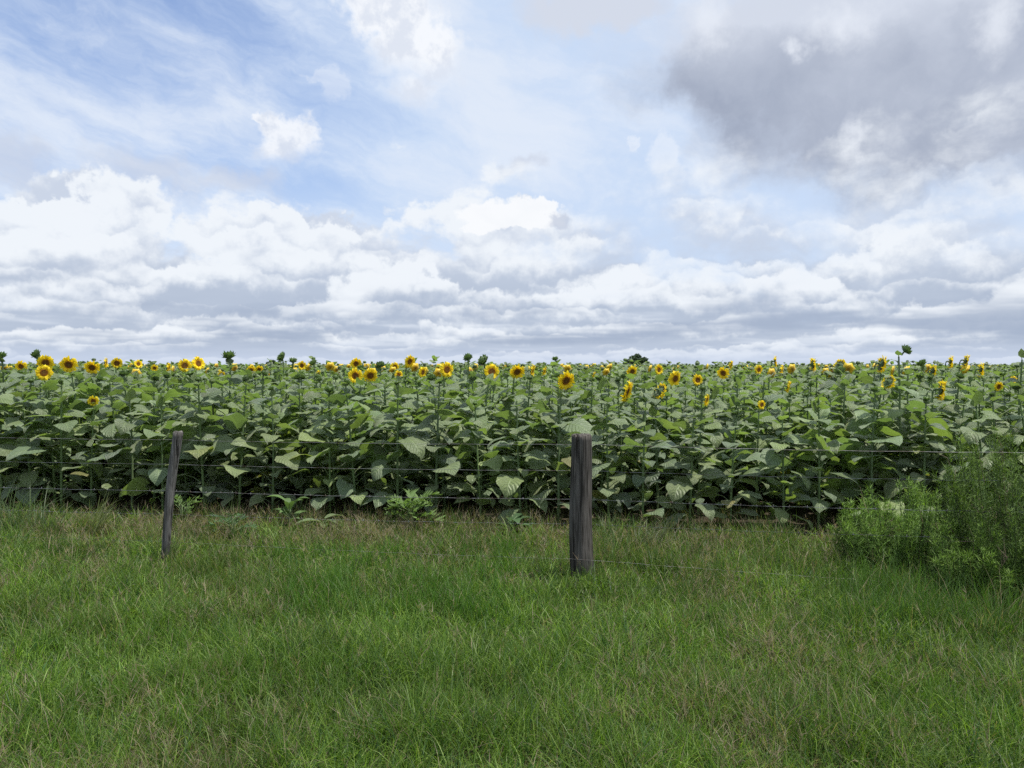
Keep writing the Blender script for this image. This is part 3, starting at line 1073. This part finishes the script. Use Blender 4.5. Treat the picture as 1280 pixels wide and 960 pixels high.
def scatter(v0, v1, per, lods, hk, lod, scale):
    n = int(per * 1.5 * (v1 * v1 - v0 * v0) / 2)
    for _ in range(n):
        v = sqrt(rng.uniform(v0 * v0, v1 * v1))
        u = rng.uniform(-0.96 * v - 3.0, 0.58 * v + 3.0)
        x, y = uv2xy(u, v)
        h = rng.normal(1.03, 0.07)
        mass.add_arrays(lods[rng.integers(len(lods))], mat4((x, y, 0), rng.uniform(0, 6.3), (h * scale, h * scale, h)), rng.uniform(0.8, 1.2))
        if rng.random() < hk:
            hh = rng.uniform(1.45, 1.62)
            simple_head(mass, rng, (x, y, hh), FACE + rng.normal(0, 0.5), rng.uniform(0.85, 1.15), lod)
vlast = ROW0 + ROWS * 11.6
scatter(vlast, 34, 4.2, LOD1, 0.06, 0, 1.0)
scatter(34, 85, 1.5, LOD2, 0.07, 1, 1.5)
o = mass.build('sunflower_field', M_LEAF)
tag(o, 'dense mass of more distant sunflowers reaching to the horizon', 'sunflower field', kind='stuff')

# beyond that the crop is a bumpy sheet of leaf tops
def canopy(x, y):
    d = np.hypot(x, y)
    return 1.18 + 0.16 * np.sin(x * 1.9 + 3 * np.sin(y * 0.31)) * np.sin(y * 1.3) * np.clip(1.5 - d / 300, 0.3, 1) + np.random.default_rng(3).uniform(-0.12, 0.22, x.shape)
far = grid_sheet('distant_field', M_FAR, -420, 420, 70, 458, 240, 200, canopy, True)

# ------------------------------------------------------------------ fence
def post(name, base, top, r0, r1, mat, seed, facets, rough, label):
    rng = np.random.default_rng(seed)
    base, top = np.array(base), np.array(top)
    n, m = 40, 34
    th = np.arange(n) * 2 * pi / n
    grooves = sum(rng.normal(0, 1) * np.cos(th * k + rng.uniform(0, 6)) for k in (9, 13, 17)) * 0.010 * rough
    lump = sum(rng.normal(0, 1) * np.cos(th * k + rng.uniform(0, 6)) for k in (2, 3, 4)) * 0.022
    sp = [(rng.uniform(0, 2 * pi), rng.uniform(0.0, 0.6), rng.uniform(0.5, 1.0), rng.uniform(0.02, 0.05)) for _ in range(7)]
    sp[0] = (radians(-104), 0.45, 1.0, 0.10)
    V_, rows = [], []
    L = np.linalg.norm(top - base)
    for i in range(m):
        k = i / (m - 1)
        z = -0.25 + (L + 0.25) * k
        kk = max(z, 0) / L
        c = (top - base) * kk + np.array((0.008 * sin(kk * 5 + seed), 0.008 * sin(kk * 4 + 2 * seed), 0))
        c[2] = z
        r = r0 + (r1 - r0) * kk
        if kk < 0.09: r *= 0.9 + 0.1 * kk / 0.09
        prof = 1 + lump * (0.6 + 0.6 * sin(kk * 3 + seed)) + grooves * (1 + 0.4 * sin(kk * 7))
        for a, lo, hi, dp in sp:
            if lo < kk <= hi + 0.02:
                drift = a + 0.10 * sin(kk * 4)
                dd = np.abs((th - drift + pi) % (2 * pi) - pi)
                prof = prof - dp * rough * np.exp(-(dd / 0.09) ** 2) * min(1, (kk - lo) * 6)
        zz = np.full(n, z)
        if i == m - 1:
            zz = zz + rng.normal(0, 0.007 * rough, n) - 0.006
        ring = np.stack([c[0] + r * prof * np.cos(th), c[1] + r * prof * np.sin(th), zz], 1)
        V_.append(ring)
    c = V_[-1].mean(0)
    V_.append(V_[-1] * 0.7 + c * 0.3 + np.stack([np.zeros(n), np.zeros(n), rng.normal(0.006, 0.004 * rough, n)], 1))
    v = np.concatenate(V_ + [[c + (0, 0, 0.008)]])
    M_ = len(V_)
    i = np.arange(M_ - 1)[:, None] * n; k = np.arange(n)[None]; k2 = (k + 1) % n
    f = np.stack([i + k, i + k2, i + n + k2, i + n + k], -1).reshape(-1, 4)
    e = (M_ - 1) * n; kk = np.arange(n)
    f = np.concatenate([f, np.stack([e + kk, e + (kk + 1) % n, np.full(n, M_ * n), np.full(n, -1)], 1)])
    mb = MB(); mb.add(v, f)
    o = mb.build(name, mat)
    o.location = base
    return tag(o, label, 'fence post', 'posts of the wire fence')


FV = 5.92
b2, t2 = at_v(728, 719, FV), at_v(725.5, 543, FV)
b1, t1 = at_v(205, 707, FV), at_v(222, 541, FV)
b2[2] = 0; b1[2] = 0
post('fence_post', b2, t2, 0.094, 0.078, M_POST, 3, 40, 1.0, 'thick dark weathered wooden post with a long crack, standing in the grass')
post('fence_post', b1, t1, 0.032, 0.039, M_POLE, 8, 40, 0.6, 'thin crooked grey wooden post leaning to the right')

WZ = [(1.03, 'topmost'), (0.825, 'second highest'), (0.60, 'middle'), (0.405, 'second lowest'), (0.175, 'lowest')]
u1, u2 = float(b1 @ U), float(b2 @ U)
for i, (z, nm) in enumerate(WZ):
    rng = np.random.default_rng(30 + i)
    mb = MB()
    back = 0.088 if i < 4 else -0.098
    stations = [(u1 - 9.9, z - 0.01, 0.05), (u1 - 6.6, z + 0.01, 0.05), (u1 - 3.3, z + 0.01, 0.05), (u1, z - 0.005, 0.042), (u2, z, back), (u2 + 3.3, z - (0.01 if i < 4 else 0.15), 0.05), (u2 + 6.6, z, 0.05)]
    pts = []
    for (ua, za, oa), (ub, zb, ob_) in zip(stations[:-1], stations[1:]):
        for t in np.linspace(0, 1, 40, endpoint=False):
            sag = -0.012 * 4 * t * (1 - t) + 0.0015 * sin(t * 37 + i)
            x, y = uv2xy(ua + (ub - ua) * t, FV + oa + (ob_ - oa) * t)
            pts.append((x, y, za + (zb - za) * t + sag))
    x, y = uv2xy(stations[-1][0], FV + stations[-1][2]); pts.append((x, y, stations[-1][1]))
    pts = np.array(pts)
    tube(mb, pts, (0.0013, 0.0013, 0.0012, 0.0009, 0.0007)[i], 5)
    if i == 2:
        off = np.stack([np.zeros(len(pts)), 0.0016 * np.cos(np.arange(len(pts)) * 2.1), 0.0016 * np.sin(np.arange(len(pts)) * 2.1)], 1)
        tube(mb, pts + off, 0.0010, 4)
    ucur = stations[0][0]
    if i in (2, 3):
        pu = pts @ U
        while ucur < stations[-1][0] - 0.1:
            ucur += 0.125 + rng.normal(0, 0.006)
            c = np.array([np.interp(ucur, pu, pts[:, j]) for j in range(3)])
            for sgn in (-1, 1):
                d = np.array((0.35 * sgn, rng.uniform(-0.6, 0.6), rng.choice([-1, 1]) * 1.0)); d /= np.linalg.norm(d)
                tube(mb, [c - d * 0.013, c + d * 0.012], [0.0009, 0.0009], 3)
            tube(mb, [c - U * 0.006, c + U * 0.006], 0.0024, 5)
    o = mb.build('fence_wire', M_WIRE)
    extra = 'barbed ' if i in (2, 3) else 'plain '
    tag(o, '%s %sstrand of the wire fence running across the picture' % (nm, extra), 'wire', 'strands of the wire fence')

# ------------------------------------------------------------------ far trees on the horizon
def far_tree(px, w_px, top_py, dist, seed, label, trunk=0.5):
    rng = np.random.default_rng(seed)
    p = at_v(px, 456, dist)
    h = EYE + (456 - top_py) * dist / F
    w = w_px * dist / F
    root = empty('tree', (p[0], p[1], 0))
    tk_ = MB()
    tube(tk_, [(0, 0, 0), (0.05 * w, 0, h * 0.35), (0, 0.02 * w, h * 0.8)], [0.05 * h, 0.04 * h, 0.01 * h], 8)
    cr = MB()
    lobes = []
    for k in range(9):
        a = rng.uniform(0, 2 * pi); rr = rng.uniform(0.0, 0.36) * w
        lobes.append((rr * cos(a), rr * sin(a), h * rng.uniform(0.38, 0.86), w * rng.uniform(0.12, 0.2)))
        tube(tk_, [(0, 0, h * 0.3), (rr * cos(a) * 0.6, rr * sin(a) * 0.6, lobes[-1][2] * 0.8), lobes[-1][:3]], [0.02 * h, 0.012 * h, 0.004 * h], 5)
    lobes.append((0, 0, h * 0.86, w * 0.15))
    for lx, ly, lz, lr in lobes:
        n = 170
        d = rng.normal(size=(n, 3)); d /= np.linalg.norm(d, axis=1)[:, None]
        c = np.array((lx, ly, lz)) + d * (lr * rng.uniform(0.45, 1.05, n) ** 0.6)[:, None] * np.array((1, 1, 0.8))
        s = 0.055 * w
        for q_ in c:
            a, b = rng.normal(size=3), rng.normal(size=3)
            a /= np.linalg.norm(a); b -= a * (a @ b); b /= np.linalg.norm(b)
            k = s * rng.uniform(0.5, 1.1)
            cr.add([q_ - a * k, q_ - b * k * 0.6, q_ + a * k, q_ + b * k * 0.6], [0, 1, 2, 3], np.array((0.050, 0.074, 0.046)) * rng.uniform(0.7, 1.3))
    tk_.build('trunk', M_BARK, root)
    cr.build('crown', M_WEED, root)
    tag(root, label, 'tree', 'far trees on the horizon')


far_tree(797, 31, 443.5, 250, 1, 'dark lobed tree on the horizon right of the thick post')
far_tree(341, 24, 451, 300, 2, 'low dark roof-shaped tree on the horizon between the posts')
far_tree(64, 14, 451.5, 330, 3, 'left one of two tiny far trees on the horizon at far left')
far_tree(103, 16, 451.5, 330, 4, 'right one of two tiny far trees on the horizon at far left')

# ------------------------------------------------------------------ grass
def fnoise(x, y, seed, scale):
    """smooth value noise"""
    r = np.random.default_rng(seed).uniform(0, 1, (64, 64))
    xs, ys = x / scale + 1000.0, y / scale + 1000.0
    xi, yi = np.floor(xs).astype(int), np.floor(ys).astype(int)
    fx, fy = xs - xi, ys - yi
    fx, fy = fx * fx * (3 - 2 * fx), fy * fy * (3 - 2 * fy)
    gq = lambda a, b: r[a % 64, b % 64]
    return (gq(xi, yi) * (1 - fx) + gq(xi + 1, yi) * fx) * (1 - fy) + (gq(xi, yi + 1) * (1 - fx) + gq(xi + 1, yi + 1) * fx) * fy


def blades(x, y, h, w, lean, bend, az, col, z0=0.0, seg=3):
    """curved tapering blades, vectorised"""
    n = len(x)
    ts = np.linspace(0, 1, seg + 1)
    ca, sa = np.cos(az), np.sin(az)
    tw = np.random.default_rng(n).uniform(0, 2 * pi, n)
    wx, wy = np.cos(tw), np.sin(tw)
    P = []
    hx = np.zeros(n); hz = np.zeros(n)
    prev = None
    rows = []
    for j, t in enumerate(ts):
        if j:
            ang = lean + bend * (ts[j] + ts[j - 1]) * 0.5
            hx = hx + np.sin(ang) * h / seg
            hz = hz + np.cos(ang) * h / seg
        cx, cy_, cz = x + hx * ca, y + hx * sa, z0 + hz
        ww = w * (1 - t ** 1.6) * 0.5 if j < seg else None
        if j < seg:
            rows.append(np.stack([cx - wx * ww, cy_ - wy * ww, cz], 1)); rows.append(np.stack([cx + wx * ww, cy_ + wy * ww, cz], 1))
        else:
            rows.append(np.stack([cx, cy_, cz], 1))
    nv = 2 * seg + 1
    v = np.stack(rows, 1).reshape(-1, 3)
    b = np.arange(n)[:, None] * nv
    f = []
    for j in range(seg - 1):
        f.append(b + np.array([[2 * j, 2 * j + 1, 2 * j + 3, 2 * j + 2]]))
    j = seg - 1
    f.append(np.concatenate([b + np.array([[2 * j, 2 * j + 1, 2 * j + 2]]), np.full((n, 1), -1)], 1))
    f = np.stack(f, 1).reshape(-1, 4)
    shade = np.repeat(col, nv, axis=0)
    return v, f, shade


def scatter_uv(n, rng, v0, v1, power, pad=0.8):
    out = []
    tot = 0
    while tot < n:
        k = n * 2
        v = rng.uniform(v0, v1, k)
        u = rng.uniform(-0.9 * v1 - pad, 0.5 * v1 + pad, k)
        keep = (u > -0.9 * v - pad) & (u < 0.5 * v + pad) & (rng.uniform(0, 1, k) < (v0 / v) ** power)
        out.append(np.stack([u[keep], v[keep]], 1)); tot += keep.sum()
    return np.concatenate(out)[:n]


rng = np.random.default_rng(11)
GR = MB()
N = 400000
uv = scatter_uv(N, rng, 1.8, 8.15, 1.15, 3.6)
x, y = U[0] * uv[:, 0] + V[0] * uv[:, 1], U[1] * uv[:, 0] + V[1] * uv[:, 1]
big = fnoise(x, y, 1, 1.1) * 0.6 + fnoise(x, y, 2, 0.42) * 0.4
fine = fnoise(x, y, 3, 0.16)
dry = fnoise(x, y, 4, 0.8) * 0.55 + fnoise(x, y, 5, 0.25) * 0.45
clump = fnoise(x, y, 6, 0.3)
edge_dry = np.clip((uv[:, 1] - 6.3) / 0.9, 0, 1)           # a browner strip along the field
keep = rng.uniform(0, 1, N) < np.clip(0.35 + 1.1 * fine, 0.1, 1) * (1 - 0.45 * edge_dry)
keep &= ((uv[:, 0] > -0.9 * uv[:, 1] - 0.8) & (uv[:, 0] < 0.5 * uv[:, 1] + 0.8)) | (rng.uniform(0, 1, N) < 0.55)
keep &= ~((uv[:, 1] > 7.5) & (rng.uniform(0, 1, N) < (uv[:, 1] - 7.4) * 1.4))
x, y, big, fine, dry, clump, edge_dry, uv = (a[keep] for a in (x, y, big, fine, dry, clump, edge_dry, uv))
n = len(x)
dist = np.hypot(x, y)
h = (0.08 + 0.11 * big + 0.12 * np.clip(clump - 0.45, 0, 1) * 2) * rng.uniform(0.55, 1.35, n)
w = 0.0042 * (dist / 3.0) ** 0.5 * rng.uniform(0.6, 1.3, n)
green = np.array((0.080, 0.142, 0.021)); lime = np.array((0.150, 0.226, 0.040)); deep = np.array((0.036, 0.086, 0.022)); tan_ = np.array((0.215, 0.175, 0.115))
k = rng.uniform(0, 1, n)[:, None]
c = np.where(k < 0.5, green, np.where(k < 0.78, lime, deep)) * rng.uniform(0.75, 1.25, n)[:, None]
c = c * (0.52 + 0.6 * fnoise(x, y, 9, 0.6) + 0.32 * fnoise(x, y, 10, 0.2))[:, None]
isdry = rng.uniform(0, 1, n) < np.clip(dry - 0.46, 0, 1) * 0.6 + edge_dry * 0.22 + 0.045
c[isdry] = tan_ * rng.uniform(0.6, 1.2, isdry.sum())[:, None]
v, f, cc = blades(x, y, h, w, rng.uniform(0, 0.6, n), rng.uniform(0.1, 2.1, n), rng.uniform(0, 2 * pi, n), c)
GR.add(v, f, cc)

# longer fresh clumps: middle of the verge, around the thick post, the left edge
cl = []
def clumps(px0, px1, py0, py1, m, per, hh, spread, colr, tanp=0.05):
    for _ in range(m):
        px, py = rng.uniform(px0, px1), rng.uniform(py0, py1)
        d = ray(px, py); p = d * (EYE / -d[2])
        kx = p[0] + rng.normal(0, spread, per); ky = p[1] + rng.normal(0, spread, per)
        hgt = hh * rng.uniform(0.6, 1.25, per) * rng.uniform(0.75, 1.15)
        cq = np.array(colr) * rng.uniform(0.7, 1.3, per)[:, None]
        td = rng.uniform(0, 1, per) < tanp
        cq[td] = tan_ * rng.uniform(0.8, 1.3, td.sum())[:, None]
        v, f, cc = blades(kx, ky, hgt, np.full(per, 0.0048) * rng.uniform(0.7, 1.2, per), rng.uniform(0, 0.30, per), rng.uniform(0.1, 1.1, per), rng.uniform(0, 6.3, per), cq)
        GR.add(v, f, cc)
clumps(340, 640, 690, 780, 80, 45, 0.24, 0.06, (0.060, 0.130, 0.020))
clumps(0, 340, 700, 800, 60, 35, 0.20, 0.06, (0.080, 0.125, 0.030), 0.15)
clumps(745, 1000, 668, 720, 46, 40, 0.26, 0.06, (0.065, 0.115, 0.028), 0.2)
clumps(850, 1280, 700, 800, 60, 40, 0.22, 0.07, (0.062, 0.115, 0.025), 0.15)
clumps(1050, 1300, 735, 790, 70, 40, 0.30, 0.07, (0.065, 0.125, 0.028), 0.08)
clumps(0, 1280, 760, 950, 190, 45, 0.19, 0.055, (0.090, 0.160, 0.030), 0.06)
clumps(0, 720, 655, 690, 70, 30, 0.20, 0.07, (0.090, 0.115, 0.040), 0.45)
clumps(240, 1080, 645, 664, 60, 24, 0.24, 0.06, (0.075, 0.125, 0.034), 0.3)
clumps(695, 765, 705, 728, 14, 30, 0.15, 0.035, (0.070, 0.125, 0.026), 0.25)
clumps(195, 232, 692, 708, 4, 24, 0.12, 0.03, (0.075, 0.120, 0.028), 0.3)

# airy seed heads: thin stalks that split into a few hair-like branches
NS = 15000
uv = scatter_uv(NS, rng, 1.9, 8.0, 0.7, 3.4)
x, y = U[0] * uv[:, 0] + V[0] * uv[:, 1], U[1] * uv[:, 0] + V[1] * uv[:, 1]
dry = fnoise(x, y, 4, 0.8) * 0.55 + fnoise(x, y, 5, 0.25) * 0.45 + np.clip((uv[:, 1] - 6.2), 0, 1) * 0.16
keep = rng.uniform(0, 1, NS) < np.clip((dry - 0.34) * 1.8, 0.05, 1)
x, y = x[keep], y[keep]; n = len(x)
dist = np.hypot(x, y)
h = rng.uniform(0.12, 0.27, n) * np.clip(1.5 - dist / 11, 0.6, 1); az_ = rng.uniform(0, 6.3, n); ln = rng.uniform(0.05, 0.5, n)
wk = 0.0016 * (dist / 3.0) ** 0.6
seed = np.array((0.215, 0.170, 0.120))
c = seed * rng.uniform(0.55, 1.25, n)[:, None]
v, f, cc = blades(x, y, h, wk, ln, np.full(n, 0.15), az_, c)
GR.add(v, f, cc)
for j in range(9):
    t = rng.uniform(0.55, 1.0, n)
    ang = ln + 0.07
    bx, by, bz = x + np.sin(ang) * h * t * np.cos(az_), y + np.sin(ang) * h * t * np.sin(az_), np.cos(ang) * h * t
    a2 = rng.uniform(0, 6.3, n)
    v, f, cc = blades(bx, by, rng.uniform(0.03, 0.085, n), wk * 1.15, rng.uniform(0.3, 1.2, n), rng.uniform(-0.2, 0.7, n), a2, c * rng.uniform(0.8, 1.2, n)[:, None], bz, 2)
    GR.add(v, f, cc)
o = GR.build('grass', M_GRASS)
tag(o, 'unmown green grass verge mixed with tan seed heads', 'grass', kind='stuff')

# ------------------------------------------------------------------ feathery bush at the right, made of leafy wands
def bush(name, root_xy, n_stems, H, spread, seed, label, cat='bush', lean=(0, 0), tone=1.0, leaf=0.072, per=150):
    rng = np.random.default_rng(seed)
    root = empty(name, (root_xy[0], root_xy[1], 0))
    st, lf = MB(), MB()
    for s in range(n_stems):
        a = rng.uniform(0, 2 * pi)
        rr = spread * sqrt(rng.uniform(0, 1))
        h = H * rng.uniform(0.45, 1.0) * (1 - 0.30 * (rr / spread) ** 2)
        b = np.array((cos(a), sin(a), 0)) * rr * 0.72
        tip = np.array((cos(a) * rr + lean[0] * h, sin(a) * rr + lean[1] * h, h))
        mid = (b + tip) * 0.5 + np.array((0, 0, 0.14 * h))
        t = np.linspace(0, 1, 9)[:, None]
        pts = (1 - t) ** 2 * b + 2 * (1 - t) * t * mid + t ** 2 * tip
        pts += np.cumsum(rng.normal(0, 0.006, pts.shape), axis=0)
        tube(st, pts, np.linspace(0.0055, 0.0014, 9), 4, np.array((0.075, 0.105, 0.035)), cap=False)
        # side sprays
        m = per
        tt = rng.uniform(0.10, 1.0, m) ** 0.9
        P = np.stack([np.interp(tt, t[:, 0], pts[:, i]) for i in range(3)], 1)
        phi = rng.uniform(0, 2 * pi, m)
        rad = rng.uniform(0.0, 1.0, m) * 0.085 * (1.15 - tt)
        P[:, 0] += np.cos(phi) * rad; P[:, 1] += np.sin(phi) * rad; P[:, 2] += rad * 0.7
        ll = leaf * rng.uniform(0.45, 1.45, m) * (1.1 - 0.4 * tt)
        base = np.array((0.086, 0.148, 0.034)) * tone
        c = base * rng.uniform(0.65, 1.35, m)[:, None]
        fresh = (tt > 0.7)[:, None]
        c = np.where(fresh, c * np.array((1.35, 1.28, 1.1)), c)
        v, f, cc = blades(P[:, 0], P[:, 1], ll, np.full(m, 0.0060) * rng.uniform(0.6, 1.4, m), rng.uniform(0.1, 1.5, m), rng.uniform(-0.5, 1.3, m), phi + rng.normal(0, 0.9, m), c, P[:, 2], 2)
        lf.add(v, f, cc)
    # a few dead brown twigs among the green ones
    for s in range(n_stems // 8):
        a = rng.uniform(0, 2 * pi); rr = spread * rng.uniform(0.2, 1.0)
        b = np.array((cos(a) * rr * 0.6, sin(a) * rr * 0.6, 0)); h = H * rng.uniform(0.4, 0.8)
        tip = np.array((cos(a) * rr * 1.15, sin(a) * rr * 1.15, h))
        pts = np.array([b, (b + tip) / 2 + (0, 0, 0.08), tip]); tube(st, pts, [0.004, 0.003, 0.0015], 4, (0.17, 0.13, 0.09), cap=False)
        for _ in range(6):
            k = rng.uniform(0.4, 1.0); p = b + (tip - b) * k + np.array((0, 0, 0.08 * (1 - abs(2 * k - 1))))
            tube(st, [p, p + rng.normal(0, 0.06, 3) + (0, 0, 0.05)], [0.002, 0.0008], 3, (0.17, 0.13, 0.09), cap=False)
    st.build('stem', M_STEM, root); lf.build('foliage', M_WEED, root)
    return tag(root, label, cat, 'feathery bushes beside the fence')


def gxy(px, py):
    d = ray(px, py); p = d * (EYE / -d[2]); return p[0], p[1]


bush('bush', gxy(1285, 738), 120, 1.36, 0.66, 21, 'big dark feathery green bush at the right edge, taller than the fence', tone=0.85, per=190)
bush('bush', gxy(1140, 714), 95, 0.74, 0.56, 22, 'lower bright feathery bush spreading left of the big one', tone=1.2, per=150)
bush('bush', gxy(1215, 745), 50, 0.62, 0.40, 23, 'low feathery bush growing in front of the big one', tone=1.1, per=140)

bush('bush', gxy(1092, 704), 40, 0.40, 0.34, 24, 'smallest feathery weed clump, leftmost of the feathery bushes', tone=1.1, per=120)
clumps(1030, 1180, 700, 740, 60, 36, 0.30, 0.07, (0.072, 0.130, 0.028), 0.15)

# ------------------------------------------------------------------ weeds and tall tufts
def rosette(px, py, seed, n, L, up, col, label, lobes, name='leafy_weed', v=None):
    rng = np.random.default_rng(seed)
    x, y = gxy(px, py)
    root = empty(name, (x, y, 0))
    st, lf = MB(), MB()
    for i in range(n):
        a = i * 2.4 + rng.normal(0, 0.2)
        e = up * rng.uniform(0.5, 1.1)
        base = np.array((0, 0, 0.02))
        stemh = rng.uniform(0.15, 1.0) * L * 1.1
        b = np.array((cos(a) * 0.10 * L, sin(a) * 0.10 * L, stemh * sin(up)))
        tube(st, [base, b], [0.006, 0.004], 5, (0.14, 0.20, 0.08), cap=False)
        d0 = np.array((cos(a) * cos(e), sin(a) * cos(e), sin(e)))
        side = np.array((-sin(a), cos(a), 0))
        ll = L * rng.uniform(0.6, 1.0)
        m = 9
        pts = []
        for j in range(m):
            t = j / (m - 1)
            d = d0 * (1 - 0.3 * t) + np.array((cos(a), sin(a), -0.7)) * 0.35 * t
            pts.append(b + d * ll * t)
        pts = np.array(pts)
        tube(st, pts[:4], 0.003, 4, (0.14, 0.20, 0.08), cap=False)
        cc = np.array(col) * rng.uniform(0.75, 1.25)
        if lobes:
            for j in range(2, m):
                t = j / (m - 1)
                for sg in (-1, 1):
                    if rng.random() < 0.35: continue
                    l2 = ll * rng.uniform(0.2, 0.42) * sin(pi * min(0.95, t * 0.85 + 0.12)) * rng.uniform(0.8, 1.2)
                    tip = pts[j] + side * sg * l2 + d0 * l2 * 0.8
                    wv = (pts[j] - pts[j - 1]) * rng.uniform(0.4, 0.75)
                    lf.add([pts[j] - wv, (pts[j] + tip) * 0.5 - wv * 0.9, tip, (pts[j] + tip) * 0.5 + wv * 0.6, pts[j] + wv * 0.4], [[0, 1, 3, 4], [1, 2, 3, -1]], cc * rng.uniform(0.9, 1.1))
            lf.add([pts[-1] - side * ll * 0.06, pts[-1] + side * ll * 0.06, pts[-1] + d0 * ll * 0.15], [0, 1, 2], cc)
        else:
            rows = []
            for j in range(m):
                t = j / (m - 1)
                wd = ll * 0.20 * sin(pi * min(1, t * 0.9 + 0.08)) + 0.002
                rows += [pts[j] - side * wd + (0, 0, wd * 0.3), pts[j], pts[j] + side * wd + (0, 0, wd * 0.3)]
            lf.add(rows, ribbon(m, 3), cc)
    st.build('stem', M_STEM, root); lf.build('foliage', M_WEED, root)
    return tag(root, label, 'weed', 'weeds along the field edge')


rosette(514, 662, 41, 34, 0.32, 0.9, (0.125, 0.20, 0.06), 'bright green weed with ragged cut leaves under the front sunflowers', True)
rosette(362, 658, 42, 10, 0.25, 1.15, (0.095, 0.15, 0.06), 'upright pale weed with narrow leaves right of the thin post', False)
rosette(404, 660, 43, 9, 0.26, 0.35, (0.12, 0.16, 0.08), 'flat pale weed rosette on the ground beside the upright pale weed', False)
rosette(640, 668, 44, 9, 0.24, 0.6, (0.055, 0.10, 0.045), 'small dark leafy weed left of the thick post', False)
rosette(228, 655, 45, 12, 0.25, 1.1, (0.095, 0.155, 0.045), 'yellowish small-leaved weed behind the thin leaning post', True)
rosette(290, 672, 46, 13, 0.26, 0.8, (0.05, 0.095, 0.04), 'dark cut-leaved weed in dry grass right of the thin post', True)


def tuft(px, py, n, H, bend, col, seed, label, spread=0.05, dirn=None):
    rng = np.random.default_rng(seed)
    x, y = gxy(px, py)
    c = np.array(col) * rng.uniform(0.7, 1.35, n)[:, None]
    az_ = rng.uniform(0, 6.3, n) if dirn is None else dirn + rng.normal(0, 0.7, n)
    v, f, cc = blades(rng.normal(0, spread, n), rng.normal(0, spread, n), H * rng.uniform(0.55, 1.1, n), 0.0085 * rng.uniform(0.7, 1.3, n), rng.uniform(0.0, 0.4, n), rng.uniform(0.2, bend, n), az_, c, 0.0, 6)
    mb = MB(); mb.add(v, f, cc)
    o = mb.build('grass_tuft', M_GRASS)
    o.location = (x, y, 0)
    return tag(o, label, 'grass tuft', 'tall grass tufts by the fence')


tuft(18, 668, 110, 0.62, 1.3, (0.085, 0.135, 0.045), 61, 'tall drooping grass tuft at the left edge against the sunflowers', 0.12)
tuft(118, 668, 60, 0.46, 1.9, (0.13, 0.15, 0.07), 62, 'pale grass tuft bent over to the right, left of the thin post', 0.06, 0.2)
tuft(58, 672, 60, 0.42, 1.5, (0.09, 0.13, 0.05), 63, 'green grass tuft between the left edge tuft and the bent pale one', 0.08)
tuft(764, 678, 90, 0.34, 0.9, (0.115, 0.16, 0.065), 64, 'pale upright grass tuft right beside the thick post', 0.06)
tuft(808, 686, 60, 0.36, 1.7, (0.13, 0.15, 0.08), 65, 'dry arching grass tuft further right of the thick post', 0.07, 0.4)
tuft(212, 703, 22, 0.34, 0.8, (0.14, 0.18, 0.07), 66, 'few pale long blades leaning on the thin post\'s foot', 0.02, 0.6)
